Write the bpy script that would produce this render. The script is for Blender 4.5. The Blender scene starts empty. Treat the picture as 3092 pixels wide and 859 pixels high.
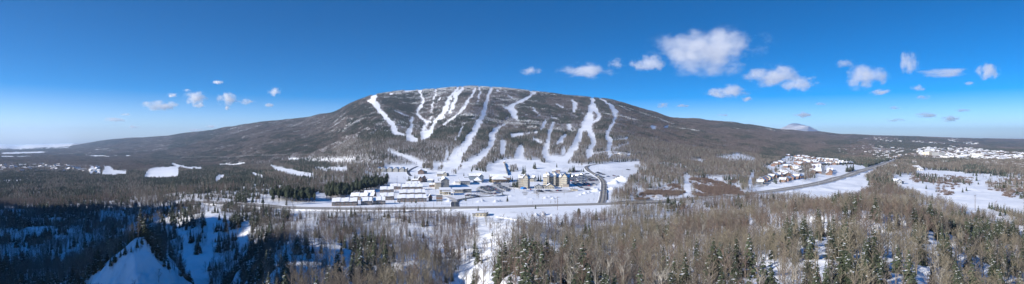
import bpy, math, random
import numpy as np
from mathutils import Vector, Matrix
R_ = math.radians
random.seed(7); RNG = np.random.default_rng(11)
F = 1842.0; U0 = 1546.0; V0 = 429.5          # lens of the camera in photograph pixels
scene = bpy.context.scene; COL = scene.collection

# ------------------------------------------------------------------ noise
def _h(ix, iy, s):
    n = (ix.astype(np.int64) * 374761393 + iy.astype(np.int64) * 668265263 + s * 974634777) & 0xffffffff
    n = ((n ^ (n >> 13)) * 1274126177) & 0xffffffff
    return ((n ^ (n >> 16)) & 0xffff) / 65535.0 * 2 - 1
def vn(x, y, s=0):
    x = np.asarray(x, float); y = np.asarray(y, float)
    xi = np.floor(x); yi = np.floor(y); fx = x - xi; fy = y - yi
    fx = fx * fx * fx * (fx * (fx * 6 - 15) + 10); fy = fy * fy * fy * (fy * (fy * 6 - 15) + 10)
    a = _h(xi, yi, s); b = _h(xi + 1, yi, s); c = _h(xi, yi + 1, s); d = _h(xi + 1, yi + 1, s)
    return (a + (b - a) * fx) * (1 - fy) + (c + (d - c) * fx) * fy
def fbm(x, y, s=0, o=4):
    t = 0.; a = 1.; n = 0.
    for k in range(o):
        t = t + a * vn(x, y, s + k); n += a; a *= .5; x = x * 2.03 + 17.1; y = y * 2.03 + 5.3
    return t / n
def sst(a, b, x):
    t = np.clip((x - a) / (b - a), 0, 1); return t * t * (3 - 2 * t)

# ------------------------------------------------------------------ land cover, drawn as a plan of what grows where
HH, WW = 859, 3092
MX, MY = 200, 60
DEN = np.ones((HH + 400, WW + 2 * MX), np.float32)      # trees
KON = np.full_like(DEN, .12)                           # share of conifers
BRU = np.zeros_like(DEN); FLA = np.zeros_like(DEN); PAV = np.zeros_like(DEN); DRK = np.zeros_like(DEN)
def _poly(arr, pts, val, soft=0):
    p = np.array(pts, float)
    x0, x1 = int(max(p[:, 0].min() - 2 + MX, 0)), int(min(p[:, 0].max() + 3 + MX, arr.shape[1]))
    y0, y1 = int(max(p[:, 1].min() - 2, 0)), int(min(p[:, 1].max() + 3, arr.shape[0]))
    if x1 <= x0 or y1 <= y0: return
    X, Y = np.meshgrid(np.arange(x0, x1) - MX + .5, np.arange(y0, y1) + .5)
    ins = np.zeros(X.shape, bool)
    for i in range(len(p)):
        ax, ay = p[i]; bx, by = p[(i + 1) % len(p)]
        if ay == by: continue
        c = ((ay > Y) != (by > Y)) & (X < (bx - ax) * (Y - ay) / (by - ay) + ax)
        ins ^= c
    if callable(val): val(arr, y0, y1, x0, x1, ins)
    else: arr[y0:y1, x0:x1][ins] = val
def _line(arr, pts, val, flat=.45, op=None):
    """a ribbon whose third coordinate is its width; narrower up and down the picture than across"""
    for (ax, ay, aw), (bx, by, bw) in zip(pts[:-1], pts[1:]):
        m = max(aw, bw)
        x0, x1 = int(max(min(ax, bx) - m + MX, 0)), int(min(max(ax, bx) + m + MX, arr.shape[1]))
        y0, y1 = int(max(min(ay, by) - m, 0)), int(min(max(ay, by) + m, arr.shape[0]))
        if x1 <= x0 or y1 <= y0: continue
        X, Y = np.meshgrid(np.arange(x0, x1) - MX + .5, np.arange(y0, y1) + .5)
        f = flat
        dx, dy = bx - ax, (by - ay) / f
        L = max(dx * dx + dy * dy, 1e-6)
        t = np.clip(((X - ax) * dx + (Y - ay) / f * dy) / L, 0, 1)
        w = aw + (bw - aw) * t
        w = w * (1 + .22 * vn(X / 9., Y / 7., 3))
        d = np.hypot(X - ax - t * dx, (Y - ay) / f - t * dy)
        arr[y0:y1, x0:x1][d < w / 2] = val
class Crop:
    def __init__(s, x, y, k): s.x, s.y, s.k = x, y, k
    def P(s, pts): return [(s.x + a[0] * s.k, s.y + a[1] * s.k) for a in pts]
    def L(s, pts): return [(s.x + a[0] * s.k, s.y + a[1] * s.k, a[2] * s.k) for a in pts]
CA = Crop(1050, 240, .3632); CB = Crop(1480, 240, .3632)
C1 = Crop(0, 400, .3353); C2 = Crop(500, 400, .3353); C3 = Crop(1000, 440, .2793); C4 = Crop(1300, 440, .2793)
C5 = Crop(1600, 440, .2793); C6 = Crop(1900, 400, .3353); C7 = Crop(2250, 380, .3072); C8 = Crop(2640, 380, .3073)
CF = Crop(1500, 560, .4177); CG = Crop(500, 560, .4177); CH = Crop(0, 560, .4177); CI = Crop(1000, 560, .4177)
CJ = Crop(2000, 560, .4177); CK = Crop(2540, 560, .4177)

# conifer shares by district
XX, YY = np.meshgrid(np.arange(DEN.shape[1]) - MX, np.arange(DEN.shape[0]))
KON[:] = .10 + .5 * sst(.05, .35, fbm(XX / 70., YY / 16., 40, 4))
KON[(YY > 640)] = .06
k = (YY > 425) & (YY < 600) & (XX > 1000) & (XX < 2300)
KON[k] *= .3
SCR = np.zeros_like(DEN)
n_ = fbm(XX / 120., YY / 60., 50, 3)
k = (YY > 528) & (XX < 870)
KON[k] = (.66 + .9 * n_)[k].clip(.08, .8)
k = (YY > 560) & (XX < 330)
KON[k] = (.42 + 1.0 * n_)[k].clip(.05, .8)
k = (YY > 600) & (XX > 330) & (XX < 700)
KON[k] = (.55 + .5 * n_)[k].clip(.2, .9)
k = (YY > 650) & (XX >= 870) & (XX < 1080)
KON[k] = (.16 + .4 * n_)[k].clip(0, .6)
k = (YY > 700) & (XX > 2350)
KON[k] = (.30 + .7 * n_)[k].clip(.08, .75)
k = (YY > 620 + (3092 - XX) * .2) & (XX > 2750)
KON[k] = (.6 + .5 * n_)[k].clip(.3, .9)
k = (YY > 800) & (XX > 1480) & (XX < 2400)
KON[k] = (.38 + .7 * n_)[k].clip(.05, .8)
_poly(KON, [(1075, 720), (1190, 720), (1200, 860), (1060, 860)], .55)
_poly(KON, CG.P([(380, 500), (500, 420), (700, 330), (800, 260), (860, 330), (720, 480), (700, 720), (500, 716)]), .75)
# dark evergreen bands on the mountain
for q in ([(830, 130), (1100, 90), (1250, 60), (1551, 40), (1551, 90), (1250, 130), (900, 170)], [(860, 150), (1150, 120), (1400, 160), (1551, 200), (1200, 200), (900, 170)],
          [(300, 110), (700, 60), (760, 80), (350, 130)], [(300, 240), (600, 230), (940, 210), (940, 230), (350, 262)]):
    _poly(KON, C2.P(q), .5)
for q in ([(0, 330), (130, 340), (330, 390), (430, 470), (300, 490), (100, 460), (0, 400)], [(0, 220), (130, 210), (240, 260), (200, 320), (0, 310)],
          [(270, 160), (480, 110), (600, 140), (560, 240), (520, 300), (380, 250), (280, 200)], [(300, 240), (420, 260), (500, 320), (400, 380), (330, 300)],
          [(770, 380), (900, 320), (1100, 290), (1060, 380), (960, 450), (700, 470)], [(1080, 470), (1180, 480), (1160, 530), (1070, 510)], [(900, 490), (1020, 440), (1040, 470), (940, 540)]):
    _poly(KON, CA.P(q), .62)
for q in ([(190, 220), (340, 190), (500, 230), (620, 290), (700, 250), (830, 310), (640, 350), (420, 300), (240, 290)], [(180, 500), (400, 520), (430, 560), (250, 560), (180, 540)],
          [(380, 430), (600, 410), (750, 400), (740, 450), (500, 460), (390, 480)], [(400, 120), (700, 150), (820, 170), (810, 250), (720, 160), (400, 150)],
          [(880, 340), (990, 330), (980, 420), (870, 420)], [(870, 170), (950, 200), (1010, 300), (930, 290), (880, 260)], [(40, 280), (160, 290), (170, 310), (0, 330)]):
    _poly(KON, CB.P(q), .5)
for q in ([(60, 560), (60, 600), (880, 690), (880, 640), (500, 560), (300, 520)],): pass
_poly(KON, C7.P([(380, 240), (480, 230), (560, 290), (900, 260), (960, 330), (1340, 330), (1330, 400), (960, 380), (400, 290)]), .55)
_poly(KON, C8.P([(0, 170), (700, 180), (860, 210), (500, 260), (0, 220)]), .75)
_poly(KON, C8.P([(980, 225), (1471, 240), (1471, 270), (990, 245)]), .9)
_poly(KON, C8.P([(260, 300), (600, 330), (950, 340), (900, 370), (600, 380), (290, 350)]), .5)
_poly(KON, C8.P([(0, 150), (430, 110), (900, 170), (1471, 160), (1471, 225), (900, 190), (500, 150)]), .6)
_poly(KON, C2.P([(0, 395), (380, 350), (470, 400), (1060, 460), (1060, 480), (640, 460), (200, 450), (0, 440)]), .6)
_poly(KON, C2.P([(300, 470), (700, 480), (1050, 500), (1250, 470), (1551, 560), (1500, 600), (1200, 660), (980, 650), (960, 580), (620, 545), (300, 520)]), .7)

# grove density, open ground
_poly(DEN, [(1165, 492), (1215, 477), (1270, 487), (1300, 492), (1400, 492), (1480, 497), (1520, 480), (1560, 482), (1600, 474), (1640, 492), (1700, 488), (1760, 497), (1850, 492),
            (1930, 487), (1935, 505), (1945, 520), (1900, 530), (1885, 560), (1850, 575), (1845, 600), (1862, 614), (1800, 640), (1480, 640), (1000, 632), (900, 634), (880, 620), (1000, 600),
            (1060, 590), (1150, 560), (1175, 545), (1150, 520)], 0)
_poly(FLA, [(1080, 520), (1290, 500), (1450, 520), (1620, 520), (1900, 505), (2000, 520), (1960, 660), (1000, 660), (860, 640), (1020, 570)], 1)
for q, wd in (([(1020, 60), (1100, 60), (1090, 170), (1010, 180)], 1),): _poly(DEN, C4.P(q), .9)
_poly(DEN, C4.P([(400, 235), (470, 205), (590, 190), (612, 215), (605, 290), (560, 275), (430, 265)]), 1.0)
_poly(DEN, C4.P([(840, 215), (935, 215), (945, 285), (860, 285)]), .9)
_poly(DEN, C4.P([(80, 235), (120, 210), (150, 220), (110, 280), (80, 280)]), .8)
_poly(DEN, C4.P([(240, 240), (330, 190), (340, 240), (270, 310), (240, 300)]), .8)
_poly(DEN, C5.P([(180, 40), (350, 20), (380, 110), (250, 150), (190, 120)]), 1)
_poly(DEN, C5.P([(410, 190), (450, 100), (600, 80), (560, 180), (500, 200)]), 1)
_poly(DEN, C5.P([(620, 190), (700, 130), (860, 130), (870, 180), (800, 200), (640, 195)]), 1)
_poly(DEN, C5.P([(345, 240), (420, 225), (425, 262), (350, 262)]), .9)
_poly(DEN, C5.P([(490, 225), (600, 225), (600, 242), (500, 240)]), .6)
_poly(DEN, C5.P([(940, 235), (1100, 225), (1110, 250), (960, 250)]), .4)
_poly(DEN, C5.P([(1100, 215), (1253, 210), (1253, 300), (1180, 290), (1110, 240)]), .5)
_poly(DEN, C5.P([(930, 520), (1010, 470), (1120, 540), (1110, 580), (960, 590)]), 1)
_poly(DEN, C5.P([(850, 590), (1040, 585), (1060, 610), (860, 612)]), .7)
_poly(DEN, C5.P([(1060, 430), (1253, 420), (1253, 460), (1100, 470)]), .8)
_poly(DEN, C3.P([(700, 60), (830, 100), (960, 190), (1100, 190), (1100, 280), (960, 240), (830, 190), (640, 130)]), .9)
_poly(DEN, C3.P([(-40,668),(300,664),(690,658),(1000,640),(1040,655),(1000,678),(700,694),(-40,700)]), .55); _poly(KON, C3.P([(-40,668),(300,664),(690,658),(1000,640),(1040,655),(1000,678),(700,694),(-40,700)]), .5)
# ski runs
for q in ([(230,135,45),(195,185,50),(240,215,50),(262,260,45),(330,330,45),(380,385,50),(395,440,55),(440,458,12),(480,470,14)], [(395,262,12),(440,285,18),(500,312,14)],
          [(537,325,35),(530,365,40),(535,400,35),(500,445,50),(510,490,90),(560,508,40)], [(605,80,28),(600,110,32),(630,170,30),(620,215,30),(582,255,27),(575,290,24),(610,325,27),(650,352,24),(690,357,18)],
          [(740,70,12),(720,160,18),(700,260,18),(685,335,14)], [(912,75,28),(870,130,34),(835,180,36),(820,240,42),(780,300,38),(740,340,38),(715,375,34),(700,420,34),(650,465,70),(615,495,34)],
          [(655,365,30),(635,420,38),(620,470,45)], [(740,335,28),(800,322,18)], [(955,70,26),(910,120,34),(885,190,42),(870,240,48),(842,285,28)],
          [(1065,75,22),(1020,150,24),(975,215,26),(930,285,24),(870,330,18),(800,372,28)], [(1100,65,18),(1095,130,18),(1070,215,14)],
          [(1188,80,28),(1160,150,36),(1135,270,44),(1080,380,55),(1040,450,62),(990,530,78),(930,600,90),(890,660,105),(880,716,115)], [(965,370,14),(940,440,17),(900,500,14)],
          [(1239,425,28),(1185,455,38),(1200,490,38),(1180,560,50),(1120,630,55),(1060,680,80),(1010,700,70)], [(830,590,24),(815,660,28),(810,716,28)],
          [(345,590,26),(370,605,24),(510,660,40),(570,690,60),(600,710,60)], [(770,150,14),(745,185,12)], [(480,95,24),(560,85,16)], [(350,125,18),(372,120,12)], [(300,700,30),(560,700,30)]):
    _line(DEN, [(a, b, max(c * .86, 4.5)) for a, b, c in CA.L(q)], 0, .9)
for q in ([(330,98,14),(375,118,28),(340,130,28),(300,165,34),(220,200,30),(170,235,54),(190,280,64),(205,320,55)], [(110,232,14),(160,245,34)], [(55,90,12),(58,98,8)], [(150,140,10),(182,160,16)],
          [(350,235,12),(385,270,17),(405,305,17)], [(555,210,12),(605,243,16)], [(685,178,18),(705,200,42),(705,240,46),(690,275,26)],
          [(845,165,44),(850,220,64),(830,280,64),(820,340,74),(785,390,84),(760,430,54),(735,490,54),(710,550,60),(660,620,64),(640,660,64)],
          [(870,240,34),(905,290,34),(905,330,32),(860,360,32)], [(820,370,64),(830,420,54),(850,480,54),(860,530,54),(830,590,54),(820,630,64)],
          [(905,162,16),(960,185,24),(1010,230,44),(1040,280,48),(1035,340,28),(1000,400,34),(965,470,38),(1000,520,54),(990,570,38),(990,640,28)],
          [(465,340,22),(445,385,34),(425,415,22)], [(522,362,28),(510,400,34),(495,450,30),(485,520,30),(470,560,54),(450,610,54),(490,660,64),(620,670,64)],
          [(515,315,18),(545,325,15),(560,335,16)], [(655,385,44),(665,415,38)], [(180,465,34),(265,455,24)], [(265,455,8),(390,440,8)], [(105,530,52),(108,610,52)],
          [(130,375,17),(40,420,28),(15,450,34),(30,490,44),(5,560,44)], [(255,580,74),(240,640,84),(250,690,110),(320,700,60)], [(625,465,34),(580,515,48),(560,530,24)],
          [(360,495,18),(430,525,22)], [(610,580,28),(600,620,28)], [(850,620,16),(1000,590,12),(1150,530,10)], [(1000,505,8),(1140,490,8)], [(1010,620,20),(1160,625,30)]):
    _line(DEN, [(a, b, max(c * .86, 4.5)) for a, b, c in CB.L(q)], 0, .9)
_line(DEN, [(1968, 383, 10), (1974, 386, 12)], 0, .9); _line(DEN, [(2003, 386, 6), (2012, 385, 10)], 0, .9)
# thinner, snowier stands
_poly(DEN, C2.P([(1110, 230), (1551, 225), (1551, 280), (1250, 275), (1100, 262)]), .6)
_poly(DEN, C3.P([(0, 140), (600, 120), (780, 170), (540, 200), (450, 260), (0, 215)]), .6)
_poly(DEN, CA.P([(0, 640), (450, 640), (600, 716), (0, 716)]), .65)
_poly(DEN, C3.P([(380, 260), (640, 330), (620, 430), (400, 440), (300, 400)]), .4)
_poly(DEN, C6.P([(770, 215), (1000, 188), (1140, 235), (1130, 280), (900, 270)]), .25)
_poly(DEN, C6.P([(400, 260), (580, 330), (400, 340), (200, 300)]), .45)
_poly(DEN, C6.P([(100, 380), (330, 460), (150, 500), (60, 480)]), .5)
# valley clearings, left
_poly(DEN, [(-150, 425), (235, 425), (205, 449), (60, 453), (-150, 455)], .08)
for q in ([(930,305),(1010,310),(1030,342),(1150,350),(1140,374),(1010,382),(910,387),(935,340)], [(1345,325),(1620,306),(1600,400),(1400,404),(1288,398),(1330,350)],
          [(0,178),(420,176),(400,192),(0,202)], [(0,216),(245,216),(300,222),(0,227)], [(800,305),(900,308),(905,372),(800,372)]):
    _poly(DEN, C1.P(q), 0)
for q in ([(910,414,12),(960,422,16),(1035,440,14)], [(450,200,7),(700,199,7)], [(620,138,5),(700,172,7),(750,198,10),(810,213,13),(975,217,10)], [(1030,214,8),(1058,214,8)], [(1130,212,7),(1180,212,5)],
          [(850,160,5),(930,156,9),(990,149,5)], [(70,530,12),(200,478,8)], [(250,580,20),(380,500,10)], [(520,458,5),(620,468,8),(760,488,6)], [(0,440,20),(200,430,16)]):
    _line(DEN, C1.L(q), 0, .8)
for q in ([(60,287,16),(120,300,22),(200,320,24),(330,326,16)], [(490,292,18),(600,294,16),(720,279,12)], [(460,425,24),(490,400,30),(580,385,12)], [(745,362,12),(830,385,25),(880,402,20)],
          [(950,300,20),(1000,325,30),(1100,352,40),(1200,372,36),(1320,380,24)], [(1110,240,12),(1190,236,16)], [(210,456,14),(310,458,14)],
          [(590,460,7),(700,463,12),(820,478,16),(1050,492,18)], [(450,532,10),(690,556,18),(980,575,26)], [(700,606,16),(980,618,20)], [(330,628,20),(500,650,20)], [(1380,560,50),(1440,590,50)],
          [(1300,640,20),(1500,630,30)], [(350,590,12),(640,610,12)],):
    _line(DEN, [(a, b, c * 1.35) for a, b, c in C2.L(q)], 0, .75)
_poly(DEN, C2.P([(1250,238),(1700,230),(1700,262),(1400,268),(1260,262)]), .3); _poly(DEN, C2.P([(1340,305),(1450,312),(1640,318),(1640,345),(1450,348),(1350,330)]), .05); _poly(DEN, C2.P([(1260,420),(1640,415),(1640,436),(1270,440)]), .3)
# right of the resort
for q in ([(540,245,12),(620,252,28),(690,262,20)], [(500,400,40),(545,425,50),(510,480,50),(540,560,60),(480,578,24)], [(560,460,14),(640,455,26),(690,450,14)], [(650,400,16),(800,420,40),(1000,415,16)],
          [(1085,360,14),(1120,380,30),(1080,430,24),(1090,490,26),(1130,530,30)], [(30,505,26),(110,512,24)], [(30,605,30),(80,612,20)], [(450,342,5),(860,336,5)], [(640,540,20),(690,548,14)], [(940,200,16),(1000,196,10)],
          [(820,440,26),(880,480,20),(1000,490,10)]):
    _line(DEN, C6.L(q), 0, .55)
for q in ([(70,560),(430,455),(485,520),(470,568),(100,612),(40,600)], [(560,410),(800,425),(840,470),(1000,500),(1010,560),(560,585),(545,540),(640,520),(560,480)], [(900,430),(970,440),(960,470),(890,460)]):
    _poly(BRU, C6.P(q), 1); _poly(DEN, C6.P(q), .12)
# chalets, fields and town on the right
_poly(DEN, C7.P([(100,640),(110,560),(220,490),(300,430),(150,400),(260,385),(330,350),(400,300),(440,300),(560,300),(1050,345),(1060,380),(1180,400),(1180,415),(1090,440),(1000,480),(1220,415),(1465,330),
                 (1465,350),(1250,440),(1150,500),(1235,575),(1100,650),(900,670),(860,716),(660,700),(560,660),(100,665)]), .0)
_poly(DEN, C7.P([(130,600),(250,480),(330,350),(440,310),(1050,350),(1050,395),(600,400),(560,470),(400,560),(200,605)]), .17)
_poly(DEN, C7.P([(560,390),(650,390),(700,480),(740,500),(640,540),(560,560),(580,470)]), .7)
_poly(DEN, C7.P([(1000,420),(1060,400),(1090,440),(1010,470),(975,440)]), 1)
_poly(DEN, C7.P([(270,410),(330,440),(350,480),(250,480),(300,430)]), .6)
_poly(DEN, C8.P([(400,455),(440,436),(520,434),(860,458),(880,470),(1180,475),(1150,497),(900,495),(600,480),(400,470)]), 0)
_poly(DEN, C8.P([(190,490),(350,480),(1471,500),(1471,900),(650,716),(500,690),(430,650),(260,600),(190,570)]), .12)
_poly(DEN, C8.P([(360,490),(900,510),(960,560),(700,640),(560,570),(380,570)]), .30)
_poly(DEN, C8.P([(1090,560),(1471,530),(1471,650),(1350,700),(1200,640),(1080,610)]), .4)
_poly(DEN, C8.P([(200,520),(340,500),(370,570),(560,600),(650,660),(760,690),(1000,640),(1060,560),(1100,620),(1300,690),(1471,716),(1471,760),(900,716),(560,690),(430,640),(260,590)]), 0)
_poly(DEN, CK.P([(440,0),(1000,0),(960,110),(1322,330),(1322,380),(1100,260),(820,130),(660,40),(440,20)]), 0)
for q in ([(960,250,14),(1110,255,14),(1120,275,18),(1300,280,20),(1471,285,20)], [(740,120,8),(860,125,8)], [(890,175,30),(1020,190,12)], [(450,125,8),(560,128,6)], [(340,155,8),(520,165,14),(690,180,10)]):
    _line(DEN, C8.L(q), 0, .5)
_poly(DEN, C8.P([(600,215),(760,195),(960,245),(1471,285),(1471,330),(1200,350),(950,350),(700,330),(400,300),(250,300),(170,270),(400,235)]), .55)
_poly(DEN, C8.P([(0,190),(150,210),(420,240),(250,320),(100,370),(0,380)]), .5)
_line(DEN, C7.L([(1085,155,8),(1150,135,14),(1280,115,6)]), 0, .6)
_poly(DEN, [(-10, 494), (262, 494), (268, 520), (-10, 524)], .6)
_poly(SCR, C8.P([(360,480),(900,500),(980,570),(700,640),(560,570),(380,570)]), .22); _poly(SCR, C8.P([(1080,560),(1471,500),(1471,660),(1350,700),(1200,640),(1080,610)]), .22); _poly(SCR, C8.P([(560,600),(760,620),(770,690),(640,670)]), .2)
for q in ([(770,604,9),(850,528,12),(900,497,10),(985,460,12),(1010,458,24),(1040,418,10),(1075,462,10),(1110,517,9),(1165,568,8),(1240,620,9)],): _line(BRU, CH.L(q), .9, .8)
# foreground
_poly(DEN, CH.P([(690,620),(770,590),(860,505),(1040,398),(1075,440),(1160,560),(1245,620),(1245,640),(1330,716),(1400,1000),(560,1000),(640,716)]), .05)
_poly(DEN, CG.P([(0,540),(60,620),(110,716),(300,1000),(0,1000)]), 0)
for q in ([(270,210,24),(440,232,20)], [(90,330,40),(150,420,60),(180,560,110),(240,700,150),(240,900,160)], [(330,240,80),(350,330,90),(330,440,90),(270,560,120)], [(580,290,70),(560,400,80),(540,470,60)],
          [(800,190,30),(830,210,30)], [(330,560,50),(400,520,30)]):
    _line(DEN, CG.L(q), .06, .9)
_poly(DEN, CG.P([(840,560),(950,520),(1040,440),(1245,420),(1245,716),(840,716)]), .68)
_poly(DEN, CI.P([(440,290),(740,280),(760,560),(600,716),(480,716),(420,560)]), .55)
_poly(DEN, CI.P([(0,560),(150,600),(100,716),(0,716)]), .75)
_poly(DEN, CI.P([(980,260),(1130,290),(1245,230),(1245,716),(900,900),(1000,600),(1070,440),(1040,330)]), .22)
_poly(DEN, CI.P([(1040,300),(1150,310),(1140,420),(1080,470),(1060,440),(1090,360)]), .0)
_poly(DEN, CI.P([(960,600),(1070,500),(1060,640),(880,900),(860,716)]), .05)
_poly(DEN, CI.P([(1000,170),(1300,170),(1245,260),(1180,230),(1000,250),(960,270)]), .08)
_poly(DEN, CF.P([(-20,205),(130,200),(250,180),(480,185),(535,215),(540,262),(470,278),(400,275),(200,272),(130,290),(100,320),(20,330),(-40,300)]), 0)
_poly(DEN, CF.P([(0,260),(130,290),(100,500),(0,640),(-60,716),(-60,300)]), .3)
_poly(DEN, CF.P([(820,440),(960,470),(760,640),(690,620)]), .35)
_poly(DEN, CF.P([(400,460),(470,560),(450,620),(380,520)]), .15)
for q in ([(1010,380,70),(1060,440,110),(1150,500,150),(1180,600,90),(1160,716,60)], [(1160,390,90),(1220,420,80)], [(700,620,150),(730,716,200),(740,900,200)], [(540,250,40),(640,300,50),(660,370,30)],
          [(720,210,90),(820,300,60)], [(0,440,40),(60,400,30)], [(20,430,30),(0,470,40)]):
    _line(DEN, CJ.L(q), .22, .9)
for q in ([(640,400,50),(680,450,90),(700,540,70)], [(810,390,60),(800,480,70)], [(170,270,50),(200,330,50)], [(330,560,90),(380,700,120),(400,900,160)], [(580,620,70),(600,716,110),(600,900,160)], [(590,170,60),(560,180,30)]):
    _line(DEN, CK.L(q), .08, .9)

def look(arr, u, v):
    u, v = u + 3 * vn(u / 13., v / 6., 401) + 2 * vn(u / 5., v / 3., 402), v + 1.4 * vn(u / 12., v / 6., 403)
    ui = np.clip((u + MX).astype(int), 0, arr.shape[1] - 1); vi = np.clip(v.astype(int), 0, arr.shape[0] - 1)
    return arr[vi, ui]

# ------------------------------------------------------------------ terrain
ROWS = [60,120,180,230,300,380,470,580,650,750,900,1200,1500]
TAB = {
 -1400:[-112,-112,-110,-108,-104,-102,-98,-96,-96,-96,-98,-104,-112],
 -200:[-104,-104,-103,-102,-96,-97,-96,-90,-92,-92,-95,-104,-113],
 0:[-100,-100,-99,-98,-93,-98,-96,-86,-90,-91,-94,-103,-112],
 130:[-100,-100,-98,-97,-84,-92,-98,-84,-90,-90,-93,-101,-111],
 250:[-95,-95,-94,-93,-76,-80,-94,-86,-90,-88,-90,-100,-110],
 292:[-97,-97,-95,-94,-62.7,-74,-91,-86,-89,-87,-88,-99,-109],
 321:[-98,-98,-96,-94,-61,-72,-90,-86,-88,-86,-88,-98,-108],
 359:[-98,-98,-96,-94,-55.5,-69,-88,-86,-88,-86,-87,-98,-107],
 407:[-98,-98,-97,-94,-51.5,-68,-84,-86,-85,-84,-85,-96,-105],
 436:[-98,-98,-97,-93,-46.5,-66,-82,-86,-84,-82,-84,-95,-104],
 455:[-98,-98,-97,-93,-52,-67,-83,-86,-83,-80,-82,-93,-102],
 486:[-98,-98,-96,-93,-59,-70,-86,-86,-83,-79,-81,-92,-101],
 520:[-96,-96,-95,-92,-64,-82,-92,-88,-80,-77,-78,-88,-98],
 590:[-84,-84,-86,-90,-92,-100,-100,-73,-73,-73,-74,-83,-93],
 660:[-78,-78,-80,-86,-96,-106,-103,-70,-71,-72,-73,-78,-88],
 720:[-72,-72,-72,-76,-90,-100,-98,-73,-71,-71,-71,-75,-84],
 790:[-66,-64,-62,-64,-72,-82,-80,-73,-70,-70,-70,-73,-78],
 850:[-60,-60,-58,-59,-65,-71,-74,-74,-70,-70,-70,-72,-72],
 1000:[-60,-59,-58,-60,-68,-75,-78,-75,-70,-70,-69.5,-68,-66],
 1100:[-60,-58,-58,-62,-70,-78,-81,-77,-70,-70,-69,-66,-60],
 1240:[-58,-56,-54,-56,-66,-76,-81,-77,-70,-70,-69,-65,-57],
 1330:[-62,-62,-64,-70,-80,-85,-83,-76,-70,-70,-69,-64,-56],
 1400:[-68,-68,-72,-78,-84,-86,-82,-74,-70,-70,-69,-64,-53],
 1460:[-60,-60,-60,-62,-70,-77,-77,-73,-70,-70,-69,-64,-51],
 1560:[-50,-48,-45,-49,-62,-72,-73,-71,-70,-70,-69,-63,-50],
 1800:[-45,-45,-45,-53,-63,-71,-75,-74,-70,-70,-69,-62,-49],
 2000:[-44,-44,-45,-52,-59,-64,-70,-74,-71,-70,-70,-64,-54],
 2200:[-42,-42,-44,-50,-56,-59,-62,-72,-72,-71,-71,-66,-58],
 2400:[-42,-42,-44,-49,-51,-52,-55,-68,-71,-71,-71,-67,-62],
 2600:[-42,-42,-44,-48,-48,-47,-50,-64,-69,-70,-70,-68,-64],
 2750:[-42,-42,-45,-50,-49,-50,-58,-68,-70,-70,-70,-69,-66],
 2850:[-42,-44,-47,-54,-52,-58,-66,-70,-70,-70,-70,-69,-66],
 2960:[-44,-46,-52,-62,-60,-64,-69,-70,-70,-70,-70,-69,-66],
 3092:[-46,-46,-52,-62,-66,-68,-71,-71,-70,-70,-70,-69,-66],
 4500:[-48,-48,-52,-60,-66,-68,-71,-71,-70,-70,-70,-69,-66]}
RID = [(-1400,448,16000,9000,-128),(0,445,14000,8000,-130),(150,443,13500,7000,-130),(200,437,13000,6500,-130),(240,432,12000,6000,-129),(350,420,11000,5000,-127),(440,413,10000,4600,-125),(516,408,9500,4000,-122),(570,400,9000,3600,-117),(620,396,8500,3200,-112),
 (680,384,8000,2900,-104),(720,376,7500,2700,-99),(770,369,7000,2400,-92),(850,359,6600,2200,-85),(940,350,6200,2000,-80),(1000,342,5700,1800,-70),(1030,326,5200,1700,-66),(1060,310,4900,1600,-62),(1120,288,4650,1500,-60),(1200,273,4550,1500,-58),(1270,265,4500,1500,-57),
 (1350,261,4500,1500,-55),(1430,259,4500,1500,-53),(1520,264,4500,1500,-51),(1610,274,4500,1500,-50),(1700,284,4550,1500,-50),(1800,294,4600,1500,-49),(1840,298,4650,1500,-50),(1870,305,4700,1500,-51),(1945,332,4900,1500,-52),(2016,352,5200,1500,-54),(2060,357,5600,1600,-55),
 (2110,358,6000,1700,-56),(2160,363,6200,1800,-57),(2230,371,6500,1900,-58),(2280,378,6800,2000,-60),(2330,386,7000,2200,-61),(2420,396,7600,2500,-62),(2500,403,8000,2800,-62),(2640,409,8500,3200,-62),(2780,413,8800,3600,-62),(2880,416,9000,4000,-62),(2990,420,11000,5000,-62),(3092,421,12000,6000,-62),(4500,421,12000,6000,-62)]
GU = np.arange(-20000, 4501, 12.); GL = np.linspace(math.log(15), math.log(30000), 620); GY = np.exp(GL)
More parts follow.
